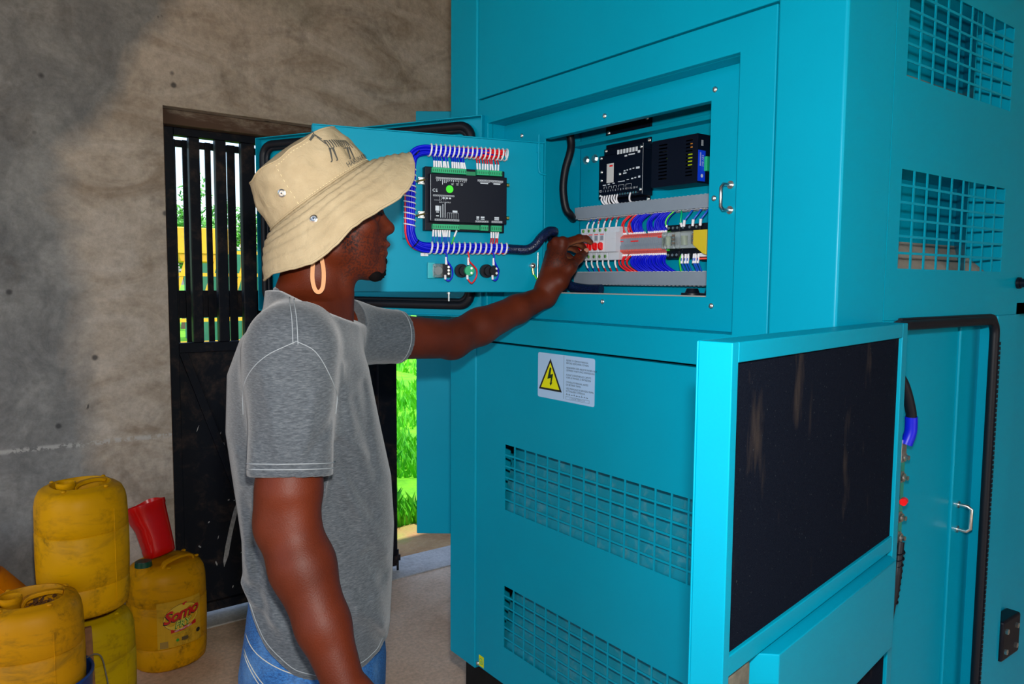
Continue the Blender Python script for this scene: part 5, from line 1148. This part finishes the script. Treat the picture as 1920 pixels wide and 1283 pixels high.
tC, tM, tI, tT = hk(1.272, 1.488, 1.502), hk(1.298, 1.480, 1.536), hk(1.333, 1.484, 1.562), hk(1.360, 1.489, 1.579)
W2 = Wl+(iM-Wl)*.18
for a, r0, r1 in ((iM, .024, .0140), (mM, .025, .0140), (rM, .024, .0130), (pM, .021, .0120)): V.cone(Wl+(a-Wl)*.15, a, r0, r1, .014)
V.cone(Wl, W2, .0275, .0265, .015)
V.chain([W2, tC, tM], [.022, .0215, .0150], .014)
V.cone(tM, iM.lerp(Wl, .35), .012, .016, .02)
V.chain([iM, iP, iD, iT], [.0118, .0100, .0090, .0072], .004); V.chain([mM, mP, mD, mT], [.0118, .0098, .0088, .0072], .003)
V.chain([rM, rP, rD, rT], [.0110, .0092, .0084, .0070], .003); V.chain([pM, pP, pD, pT], [.0100, .0082, .0076, .0064], .003)
V.chain([tM, tI, tT], [.0135, .0120, .0092], .006)
for q in (iP, mP, rP, pP): V.ell(q, (.0108, .0108, .0108), None, .004)
for q in (iM, mM, rM): V.ell(q+Vector((-.006, -.002, .006)), (.0125, .0115, .0115), None, .008)
body_me = V.mesh('body')
def skin():
    m, nt, b = new_mat('dark brown skin'); v = coord(nt)
    n1 = nz(nt, v, 9, 5, .6); n2 = nz(nt, v, 420, 3, .6); n3 = nz(nt, v, 260, 2, .6)
    r = ramp(nt, [(.3, (.064, .0095, .002)), (.7, (.105, .0165, .004))]); nt.links.new(n1, r.inputs[0])
    at = nt.nodes.new('ShaderNodeAttribute'); at.attribute_name = 'tone'; sp_ = nt.nodes.new('ShaderNodeSeparateColor'); nt.links.new(at.outputs['Color'], sp_.inputs[0])
    st = ramp(nt, [(.46, (.0,)*3), (.56, (1,)*3)]); nt.links.new(n3, st.inputs[0])
    mm = nt.nodes.new('ShaderNodeMath'); mm.operation = 'MULTIPLY'; nt.links.new(st.outputs[0], mm.inputs[0]); nt.links.new(sp_.outputs[0], mm.inputs[1])
    c = mix(nt, mm.outputs[0], r.outputs[0], (.010, .006, .006))
    c = mix(nt, sp_.outputs[1], c, (.34, .125, .055)); c = mix(nt, sp_.outputs[2], c, (.20, .045, .030))
    nt.links.new(c, b.inputs['Base Color']); b.inputs['Roughness'].default_value = .50; b.inputs['Specular IOR Level'].default_value = .22
    b.inputs['Subsurface Weight'].default_value = .0; b.inputs['Subsurface Radius'].default_value = (.01, .003, .002); b.inputs['Subsurface Scale'].default_value = .5
    bump(nt, b, n2, .45, .0010); return m
M['skin'] = skin()
body = obj('body', body_me, M['skin'], person)
body_me.transform(Matrix.Translation(-C0))
ca = body_me.color_attributes.new('tone', 'FLOAT_COLOR', 'POINT')
co = np.empty(len(body_me.vertices)*3, np.float32); body_me.vertices.foreach_get('co', co); co = co.reshape(-1, 3)+np.array(C0)
d = co-np.array(OH); s_, l_, z_ = d@np.array(FS), d@np.array(FL), d[:, 2]
sm = lambda x, a, b: np.clip((x-a)/(b-a), 0, 1)
jaw = sm(s_, -.005, .02)*(1-sm(z_, -.045+.0, -.02))*sm(z_, -.14, -.11)*(1-sm(s_, .072, .082)*(1-sm(z_, -.085, -.078)))
side_b = sm(s_, .004, .014)*(1-sm(s_, .034, .048))*(1-sm(z_, .0, .012))*sm(z_, -.09, -.06)
moust = sm(s_, .070, .078)*(1-sm(np.abs(z_+.046), .004, .009))*(1-sm(np.abs(l_), .02, .032))
stub = np.clip(np.maximum(np.maximum(jaw*.55, side_b*.95), moust*.8), 0, 1)
lips = sm(s_, .086, .090)*(1-sm(np.abs(z_+.062), .012, .016))*(1-sm(np.abs(l_), .018, .024))
nrm = np.empty(len(body_me.vertices)*3, np.float32); body_me.vertices.foreach_get('normal', nrm); nrm = nrm.reshape(-1, 3)
pal = sm(co[:, 0], 1.27, 1.30)*sm(-nrm[:, 2]*.8+nrm[:, 0]*.35-nrm[:, 1]*.15, .25, .7)
colr = np.stack([stub, pal*.75, lips*.5, np.ones_like(stub)], 1).astype(np.float32); ca.data.foreach_set('color', colr.ravel())
# goatee, eyes, nails
BV = Vol(tuple(hp(-.02, 0, 0)-Vector((.12, .12, .16))), tuple(hp(.06, 0, 0)+Vector((.12, .12, .0))), .0016)
BV.ell(hp(.0715, 0, -.099), (.0165, .0185, .0175), AX, .006); BV.ell(hp(.087, 0, -.084), (.005, .009, .007), AX, .006); BV.cone(hp(.066, -.02, -.108), hp(.072, .02, -.108), .012, .012, .01)
pts_ = random.Random(2)
for k in range(420):
    a = Vector((pts_.gauss(0, 1), pts_.gauss(0, 1), pts_.gauss(0, 1))).normalized(); p = hp(.0715+a.x*.0160, a.y*.018, -.099+a.z*.017)
    if a.x < -.2: continue
    BV.cone(p, p+FS*(.001+a.x*.002)+FL*a.y*.002+UP*(-.004), .0013, .0006, .0004)
gme = BV.mesh('goatee', 0); gme.transform(Matrix.Translation(-C0)); obj('goatee', gme, plain('black hair', (.004, .003, .003), .95, spec=.08), person)
for sd in (-1, 1): obj('eye', MB().ball(hp(.0645, sd*.031, -.007), .0118, 18, 12), plain('eye white', (.55, .48, .42), .2), person, smooth=180); obj('eyelash', MB().tube(crv([hp(.070, sd*.041, -.004), hp(.0785, sd*.034, -.0005), hp(.080, sd*.026, -.003)], 4), .0013, 6), M['black'], person, smooth=180)
M['nail'] = plain('finger nail', (.50, .24, .16), .35)
tn = (tT-tI).normalized(); nn_ = Vector((-.55, -.75, .25)); nn_ = (nn_-tn*nn_.dot(tn)).normalized()
obj('thumb_nail', MB(frame(tT-tn*.001+nn_*.0082, tn, tn.cross(nn_), nn_)).ball((0, 0, 0), (.0085, .0062, .0022), 14, 8), M['nail'], person, smooth=180)
# ---------------------------------------------------------------- t-shirt
def heather():
    m, nt, b = new_mat('heather grey jersey'); v = coord(nt, (110, 110, 620)); v0 = coord(nt)
    n1 = nz(nt, v, 1.0, 4, .65, .3); n2 = nz(nt, v0, 5, 4, .6); n3 = nz(nt, v0, 900, 2)
    r = ramp(nt, [(.30, (.036, .043, .052)), (.5, (.066, .077, .090)), (.72, (.120, .134, .148))]); nt.links.new(n1, r.inputs[0])
    r2 = ramp(nt, [(.3, (.80, .80, .80)), (.7, (1.12, 1.12, 1.1))]); nt.links.new(n2, r2.inputs[0])
    nt.links.new(mix(nt, 1.0, r.outputs[0], r2.outputs[0], 'MULTIPLY'), b.inputs['Base Color'])
    b.inputs['Roughness'].default_value = .9; b.inputs['Specular IOR Level'].default_value = .2; b.inputs['Sheen Weight'].default_value = .25
    bump(nt, b, n3, .35, .0006); return m
M['heather'] = heather()
T_ = Vol((.26, .92, .74), (.90, 1.60, 1.53), .003)
T_.loft(SECS, TF, TL, .01, grow=.006, ztop=1.50, zbot=.74)
T_.cone(hp(-.040, -.03, -.185), Jr+Vector((.0, .01, .012)), .060, .060, .05); T_.cone(hp(-.030, .02, -.185), Jl+Vector((-.02, 0, .01)), .058, .058, .05)
arm_r = (Er-Jr).normalized(); se_r = Vector((.418, 1.114, 1.200)); T_.cone(Jr+Vector((0, .006, -.004)), se_r+arm_r*.05, .064, .0625, .035)
arm_l = (El-Jl).normalized(); se_l = Jl+arm_l*.118; T_.cone(Jl, se_l+arm_l*.05, .062, .056, .03)
# folds: pull lines under the sleeve, across the chest and along the flank
def np_(s, z, off=-.155): return tuple(C0+FS*s+FL*off+UP*z)
for a, b_, w, am in (((.025, 1.235), (.095, 1.10), .012, -.006), ((.03, 1.26), (.085, 1.20), .009, .005), ((.06, 1.30), (.10, 1.16), .010, -.004), ((.02, 1.17), (.11, .98), .016, -.005), ((.045, 1.16), (.12, 1.02), .012, .004), ((-.10, 1.05), (.0, .90), .018, -.005), ((-.11, 1.02), (-.03, .88), .012, .004), ((.0, 1.0), (.11, .86), .018, -.005), ((.05, .97), (.12, .88), .012, .005), ((-.12, 1.15), (-.09, .95), .014, -.004), ((-.13, .98), (-.05, .93), .010, .005), ((.09, .95), (.125, .84), .010, .005), ((.07, 1.08), (.115, .90), .010, .0035)):
    T_.fold(a, b_, w*.8, am*1.05, -.02, -.168)
for a, b_, w, am in (((-.075, 1.36, -.215), (-.05, 1.24, -.235), .012, .004), ((.0, 1.33, -.225), (-.02, 1.23, -.235), .010, .004), ((.03, 1.29, -.18), (-.03, 1.22, -.23), .010, -.004), ((-.09, 1.25, -.19), (-.10, 1.17, -.19), .012, .004)):
    T_.fold(a[:2], b_[:2], w*.8, am*.9, -.17)
for i in range(4):
    p = Jl+arm_l*(.03+.025*i); T_.ridge([tuple(p+UP*.05-FL*.02), tuple(p+arm_l*.03-FL*.06), tuple(p+arm_l*.02-UP*.055)], .008, .004 if i % 2 else -.004)
for a, b_, w, am in (((.045, 1.36), (.06, 1.25), .010, .003), ((.03, 1.22), (.075, 1.05), .010, .0032), ((.035, 1.19), (.09, 1.00), .008, -.0028), ((-.125, 1.22), (-.115, 1.0), .010, .003), ((-.105, 1.12), (-.085, .93), .010, -.0028), ((-.06, 1.02), (.02, .90), .010, .003), ((.06, .94), (.105, .85), .009, .0035), ((.08, 1.32), (.09, 1.20), .009, -.0028), ((-.02, .93), (.05, .87), .008, -.003)): T_.fold(a, b_, w, am*1.6, -.02, -.168)
# cut: sleeve ends, hem, neck
T_.plane(se_r, arm_r, .002, lo=(.26, .92, 1.05), hi=(.52, 1.20, 1.215)) if False else None
def cut_cyl(V_, p, n, rad, depth):
    """remove everything beyond point p along n inside a cylinder of radius rad"""
    p = np.array(p); n = np.array(n); sl, X, Y, Z = V_.sub(p-rad-depth, p+rad+depth)
    px, py, pz = X-p[0], Y-p[1], Z-p[2]; h = px*n[0]+py*n[1]+pz*n[2]; r = np.sqrt(np.maximum(px*px+py*py+pz*pz-h*h, 0))
    V_.put(sl, np.maximum(np.maximum(-h, h-depth), r-rad), 0, True)
cut_cyl(T_, se_r, arm_r, .0705, .10); cut_cyl(T_, se_l, arm_l, .085, .12)
T_.cone(se_r-arm_r*.028, se_r+arm_r*.02, .0525, .0555, .0, True); T_.cone(se_l-arm_l*.028, se_l+arm_l*.02, .0475, .0500, .0, True)
sl, X, Y, Z = T_.sub(T_.lo, T_.lo+T_.h*T_.n); ss_ = (X-C0.x)*FS.x+(Y-C0.y)*FS.y
hx_ = np.linspace(-.2, .2, 401); hy_ = np.interp(hx_, [-.16, -.118, -.107, -.084, -.038, .006, .081, .116, .16], [1.0, .965, .930, .892, .855, .840, .838, .852, .87])
hy_ = np.convolve(np.pad(hy_, 15, 'edge'), np.hanning(31)/np.hanning(31).sum(), 'valid')
hem = lambda q: np.interp(q, hx_, hy_)
T_.put(sl, Z-hem(ss_), .002, True)
T_.cone(hp(-.034, 0, -.085), hp(-.034, 0, -.165), .0660, .0660, .0, True)
colc = hp(-.038, 0, -.166); coln = (UP+FS*.46).normalized()
T_.plane(colc+coln*.004, tuple(coln), .004, lo=tuple(colc-Vector((.13, .13, .10))), hi=tuple(colc+Vector((.13, .13, .12))))
tme = T_.mesh('t_shirt'); tme.transform(Matrix.Translation(-C0)); shirt = obj('t_shirt', tme, M['heather'], person)
M['stitch'] = plain('pale thread', (.26, .29, .31), .85)
bvh = BVHTree.FromPolygons([tuple(v.co+C0) for v in tme.vertices], [tuple(p.vertices) for p in tme.polygons])
def drape(o_, dirv, off=.0008):
    h = bvh.ray_cast(Vector(o_), Vector(dirv).normalized())
    return h[0]+h[1]*off if h[0] is not None else None
def seam(pts2, r=.0008, name='stitching', dirv=None, lift=.0004):
    P = []
    for q in crv([Vector((a, 0, b_)) for a, b_ in pts2], 10):
        h = drape(C0+FS*q.x-FL*.6+UP*q.z, dirv or FL, lift)
        if h is not None: P.append(h)
    if len(P) > 2: obj(name, MB().tube(P, r, 6), M['stitch'], shirt, smooth=180)
def loopseam(c, n, rad, name, r=.0008):
    n = Vector(n); a = n.orthogonal().normalized(); b_ = n.cross(a); P = []
    for k in range(72):
        dv = a*math.cos(k*math.pi/36)+b_*math.sin(k*math.pi/36); h = bvh.ray_cast(Vector(c)+dv*rad, -dv)
        if h[0] is not None: P.append(h[0]+h[1]*.0004)
    if len(P) > 8: obj(name, MB().tube(P, r, 6, True), M['stitch'], shirt, smooth=180)
loopseam(se_r-arm_r*.012, arm_r, .10, 'sleeve_stitching'); loopseam(se_r-arm_r*.020, arm_r, .10, 'sleeve_stitching', .0008); loopseam(se_l-arm_l*.012, arm_l, .10, 'sleeve_stitching')
for q in ([(-.038, 1.472), (-.033, 1.444), (-.031, 1.405)], [(-.031, 1.47), (-.026, 1.442), (-.024, 1.404)]): seam(q, .0007, 'shoulder_stitching')
seam([(-.026, 1.409), (0, 1.393), (.019, 1.36), (.033, 1.318), (.031, 1.285)], .0007, 'armhole_stitching'); seam([(-.026, 1.409), (-.067, 1.389), (-.094, 1.362), (-.109, 1.326), (-.111, 1.285)], .0007, 'armhole_stitching')
seam([(q, float(hem(np.float64(q)))+.012) for q in (-.112, -.10, -.084, -.06, -.038, -.015, .006, .04, .081, .112)], .0007, 'hem_stitching')
# ribbed collar
cr = MB(); ring_ = []
ca_, cb_ = FL, coln.cross(FL).normalized()
for k in range(48):
    a = 2*math.pi*k/48; ring_.append(colc+ca_*math.cos(a)*.066+cb_*math.sin(a)*.070)
obj('collar', cr.tube(ring_, .0062, 10, True), M['heather'], shirt, smooth=180)
# ---------------------------------------------------------------- jeans and shoes
def denim():
    m, nt, b = new_mat('faded blue denim'); v = coord(nt, (160, 160, 500)); v0 = coord(nt)
    n1 = nz(nt, v, 1.2, 3, .6); n2 = nz(nt, v0, 9, 5, .65)
    r = ramp(nt, [(.35, (.004, .045, .16)), (.65, (.02, .13, .36))]); nt.links.new(n1, r.inputs[0])
    f = ramp(nt, [(.5, (0, 0, 0)), (.75, (.6,)*3)]); nt.links.new(n2, f.inputs[0])
    nt.links.new(mix(nt, f.outputs[0], r.outputs[0], (.13, .27, .46)), b.inputs['Base Color']); b.inputs['Roughness'].default_value = .85; bump(nt, b, n1, .3, .0008); return m
M['denim'] = denim()
J_ = Vol((.28, .98, .05), (.80, 1.60, 1.0), .0045)
J_.loft([(.74, -.008, 0, .128, .160), (.80, -.008, 0, .130, .158), (.86, -.006, 0, .122, .146), (.995, -.002, 0, .108, .130)], TF, TL, .02)
for sd in (-1, 1):
    hipp = C0+FL*sd*.085-FS*.006; J_.cone(hipp+UP*.78, hipp+UP*.46+FL*sd*.01+FS*.01, .098, .070, .03); J_.cone(hipp+UP*.46+FL*sd*.01+FS*.01, hipp+UP*.09+FL*sd*.015-FS*.005, .072, .058, .03)
jme = J_.mesh('jeans'); jme.transform(Matrix.Translation(-C0)); jeans = obj('jeans', jme, M['denim'], person)
bj = BVHTree.FromPolygons([tuple(v.co+C0) for v in jme.vertices], [tuple(p.vertices) for p in jme.polygons])
for pts2 in ([(-.14, .90), (-.10, .872), (-.02, .852), (.06, .84)], [(-.14, .872), (-.10, .840), (-.05, .815), (-.03, .80)], [(-.14, .866), (-.10, .833), (-.052, .808), (-.036, .794)], [(-.03, .84), (-.035, .74), (-.034, .6)]):
    P = []
    for q in crv([Vector((a, 0, b_)) for a, b_ in pts2], 8):
        h = bj.ray_cast(C0+FS*q.x-FL*.6+UP*q.z, FL)
        if h[0] is not None: P.append(h[0]+h[1]*.0005)
    if len(P) > 2: obj('pocket_stitching', MB().tube(P, .0008, 6), plain('cream thread', (.5, .48, .40), .8), jeans, smooth=180)
for sd in (-1, 1):
    hipp = C0+FL*sd*.10-FS*.01; SV = Vol(tuple(hipp+Vector((-.2, -.2, 0))), tuple(hipp+Vector((.3, .2, .17))), .005)
    SV.ell(hipp+UP*.055-FS*.02, (.055, .045, .055), AX, .02); SV.ell(hipp+UP*.04+FS*.09, (.10, .048, .04), AX, .03); SV.cone(hipp+UP*.07-FS*.01, hipp+UP*.14-FS*.005, .048, .05, .02)
    SV.plane(hipp+UP*.004, (0, 0, -1), .004)
    sme = SV.mesh('shoe'); sme.transform(Matrix.Translation(-C0)); obj('shoe', sme, plain('brown work shoe leather', (.09, .05, .03), .6, var=.3), person)
# ---------------------------------------------------------------- bucket hat
HC = hp(-.024, 0, .028); ht = R(36.6); E1 = FS*math.cos(ht)+UP*math.sin(ht); E3 = -FS*math.sin(ht)+UP*math.cos(ht); E2 = FL
A_, B_ = .104, .089
def lerp(a, b, t): return a+(b-a)*t
def hat_pt(th, t, off=0.0):
    """th from front (E1) towards the wearer's left (E2); t<0 brim (-1 = edge), 0 = crown base, 1 = top edge, 2 = top centre"""
    c, s = math.cos(th), math.sin(th); nw = noise.noise(Vector((c*2.2, s*2.2, t*1.7+3)))
    if t <= 0:
        u = -t; ext = .066+.004*c; drop = .037*max(0, c)**1.2+.047*max(0, -c)**1.2+.088*s*s*(1-.22*max(0, c))
        wav = .010*math.sin(3*th+.8)*u*u+.006*math.sin(5*th+2.1)*u*u
        rx = A_+ext*u; ry = B_+.052*u; z = -drop*(.35*u+.65*u*u)+wav
        ridge = .0011*math.cos(u*math.pi*2*6)*(1 if .05 < u < .97 else 0)+.0022*u*noise.noise(Vector((c*9, s*9, u*6)))+.0012*noise.noise(Vector((c*26, s*26, u*14)))
        return HC+E1*(rx*c)+E2*(ry*s)+E3*(z+ridge+.002*nw*u)
    if t <= 1:
        k = 1-.13*t-.03*t*t; bul = .004*math.sin(math.pi*t)
        dent = (.006*nw+.005*noise.noise(Vector((c*5, s*5, t*3+9)))+.001*noise.noise(Vector((c*14, s*14, t*9+2))))*math.sin(math.pi*min(1, t*1.1))
        return HC+E1*((A_*k+bul+dent+off)*c+.004*t)+E2*((B_*k+bul+dent+off)*s)+E3*(.084*t+.006*t*nw)
    u = t-1; k = (1-.16)*(1-u)
    z = .084+.012*math.sin(min(1, u*1.3)*math.pi/2)-.004*nw*u+.006*(1-u)*nw
    z += -.010*math.exp(-((u-.5)/.3)**2)*max(0, math.cos(th-2.6))
    return HC+E1*((A_*k+off)*c+.004)+E2*((B_*k+off)*s)+E3*(z+off)
def khaki():
    m, nt, b = new_mat('khaki cotton twill'); v = coord(nt)
    n1 = nz(nt, v, 14, 5, .6, .4); n2 = nz(nt, v, 700, 2, .6); n3 = nz(nt, v, 46, 4, .6, 1.4)
    r = ramp(nt, [(.3, (.34, .265, .155)), (.7, (.44, .355, .22))]); nt.links.new(n1, r.inputs[0])
    nt.links.new(r.outputs[0], b.inputs['Base Color']); b.inputs['Roughness'].default_value = .85; b.inputs['Specular IOR Level'].default_value = .25
    ad = nt.nodes.new('ShaderNodeMath'); ad.operation = 'MULTIPLY_ADD'; nt.links.new(n2, ad.inputs[0]); ad.inputs[1].default_value = .25; nt.links.new(n3, ad.inputs[2])
    bump(nt, b, ad.outputs[0], .55, .003); return m
M['khaki'] = khaki()
def surf(ts, n=128):
    vs = [hat_pt(2*math.pi*i/n, t) for t in ts for i in range(n)]
    return vs, [(j*n+i, j*n+(i+1) % n, (j+1)*n+(i+1) % n, (j+1)*n+i) for j in range(len(ts)-1) for i in range(n)]
hm = MB(); vs, fs = surf([k/14 for k in range(15)]+[1+.04+k*.96/10 for k in range(11)]); hm.add(vs, fs)
hat = obj('hat', hm, M['khaki'], person, smooth=180); sdm = hat.modifiers.new('solid', 'SOLIDIFY'); sdm.thickness = .0016; sdm.offset = 0
bm_ = MB(); vs, fs = surf([-k/44 for k in range(45)]); bm_.add(vs, fs)
brim = obj('brim', bm_, M['khaki'], hat, smooth=180); sdm = brim.modifiers.new('solid', 'SOLIDIFY'); sdm.thickness = .0022; sdm.offset = 0
obj('brim_edge', MB().tube([hat_pt(2*math.pi*k/96, -1) for k in range(96)], .0022, 8, True), M['khaki'], hat, smooth=180)
obj('base_seam', MB().tube([hat_pt(2*math.pi*k/96, .03, .001) for k in range(96)], .0016, 6, True), M['khaki'], hat, smooth=180)
obj('top_seam', MB().tube([hat_pt(2*math.pi*k/96, 1.0, .0006) for k in range(96)], .0015, 6, True), M['khaki'], hat, smooth=180)
M['thread'] = plain('cream hat thread', (.62, .52, .30), .8)
def hstitch(path, step=.0032):
    """dashed stitch line given as (theta,t) path"""
    P = []
    for (a, b_), (c, d_) in zip(path[:-1], path[1:]):
        for k in range(14): P.append((lerp(a, c, k/14), lerp(b_, d_, k/14)))
    W_ = [hat_pt(a, b_, .0008) for a, b_ in P]; mb = MB()
    for i in range(0, len(W_)-1, 2): mb.tube([W_[i], W_[i].lerp(W_[i+1], .75)], .0006, 5)
    o_ = obj('stitching', mb, M['thread'], hat); o_['kind'] = 'stuff'
ns = -math.pi/2     # near side of the wearer (right)
hstitch([(ns-.42, .06), (ns-.42, .92)]); hstitch([(ns-.42, .06), (ns-.1, .06), (ns+.3, .06), (ns+.7, .06), (ns+1.0, .06), (ns+1.4, .06)]); hstitch([(ns-.42, .92), (ns, .93), (ns+.5, .93)])
hstitch([(ns-1.2+.25*k, -.93) for k in range(12)])
def snap(th, t, nm):
    p = hat_pt(th, t, .001); e = .02
    du_ = (hat_pt(th+e, t)-hat_pt(th-e, t)).normalized(); dv_ = (hat_pt(th, t+.03)-hat_pt(th, t-.03)).normalized(); n_ = du_.cross(dv_).normalized()
    if n_.dot(FL) > 0: n_ = -n_
    F_ = frame(p+n_*.0006, du_, n_.cross(du_), n_); sn = obj('snap', MB(F_).lathe([(.0068, 0), (.0068, .0012), (.0050, .0020), (.0042, .0012), (.0022, .0012), (.0018, .0026), (.0004, .0028)], 20), M['zinc'], hat, smooth=40)
    obj('snap_hole', MB(F_).cyl((0, 0, .0027), (0, 0, .0030), .0012, n=10), M['black'], sn)
snap(ns-.55, .40, 'a'); snap(ns-.28, -.52, 'b')
# printed zebra and lettering, draped on the crown
HP = plain('faded grey print', (.055, .055, .048), .85)
def deco(poly, c, sc, rot, off=.0026):
    cr_, sr = math.cos(rot), math.sin(rot)
    return [hat_pt(c[0]+(x*cr_-y*sr)*sc/.092, c[1]+(x*sr+y*cr_)*sc/.092, off) for x, y in poly]
zc = (ns+.74, .58); zr = -.38; zs = .048
zb = MB()
def zpoly(p): q = deco(p, zc, zs, zr); zb.add(q, [tuple(range(len(q)))])
def quadstrip(a, b_, w0, w1):
    ax, ay = a; bx, by = b_; L = math.hypot(bx-ax, by-ay); nx_, ny_ = -(by-ay)/L, (bx-ax)/L
    zpoly([(ax+nx_*w0, ay+ny_*w0), (bx+nx_*w1, by+ny_*w1), (bx-nx_*w1, by-ny_*w1), (ax-nx_*w0, ay-ny_*w0)])
for k in range(11):   # body stripes
    x = -.42+.085*k; quadstrip((x, .20), (x+.03, .02), .024, .020); quadstrip((x+.03, .02), (x+.05, -.16), .020, .014)
quadstrip((-.45, .21), (.50, .20), .02, .02); quadstrip((-.42, -.16), (.46, -.17), .012, .012)
for k in range(4): quadstrip((-.50-.06*k, .22+.09*k), (-.42-.06*k, .05+.12*k), .018, .014)   # neck stripes
quadstrip((-.70, .52), (-.92, .36), .055, .04); quadstrip((-.68, .56), (-.64, .68), .02, .01); quadstrip((-.48, .28), (-.70, .58), .018, .018)   # head, ear, mane
for x0, x1 in ((-.36, -.40), (-.26, -.20), (.36, .30), (.45, .50)): quadstrip((x0, -.14), (x1, -.62), .040, .020); quadstrip((x1, -.62), (x1-.05, -.66), .025, .02)
quadstrip((.50, .18), (.58, -.18), .016, .012)
obj('zebra_print', zb, HP, hat)
tx = MB(); tx.text('HAKUNA MATATA', .0115, None, fn=lambda q: hat_pt(ns+1.12+q.x/.098, .13+q.y/.084, .0026), spacing=1.05); obj('hat_lettering', tx, HP, hat)
# chin strap loop
sc0 = hp(.0, -.088, -.045)
sp2 = crv([hp(-.034, -.083, -.050), hp(-.038, -.083, -.085), hp(-.040, -.086, -.115), hp(-.036, -.088, -.134), hp(-.029, -.088, -.138), hp(-.023, -.088, -.128), hp(-.022, -.085, -.100), hp(-.028, -.083, -.068), hp(-.033, -.082, -.050)], 5)
obj('chin_strap', MB().ribbon(sp2, FL, .0068, .0022), plain('tan strap', (.52, .25, .11), .75), hat, smooth=60)
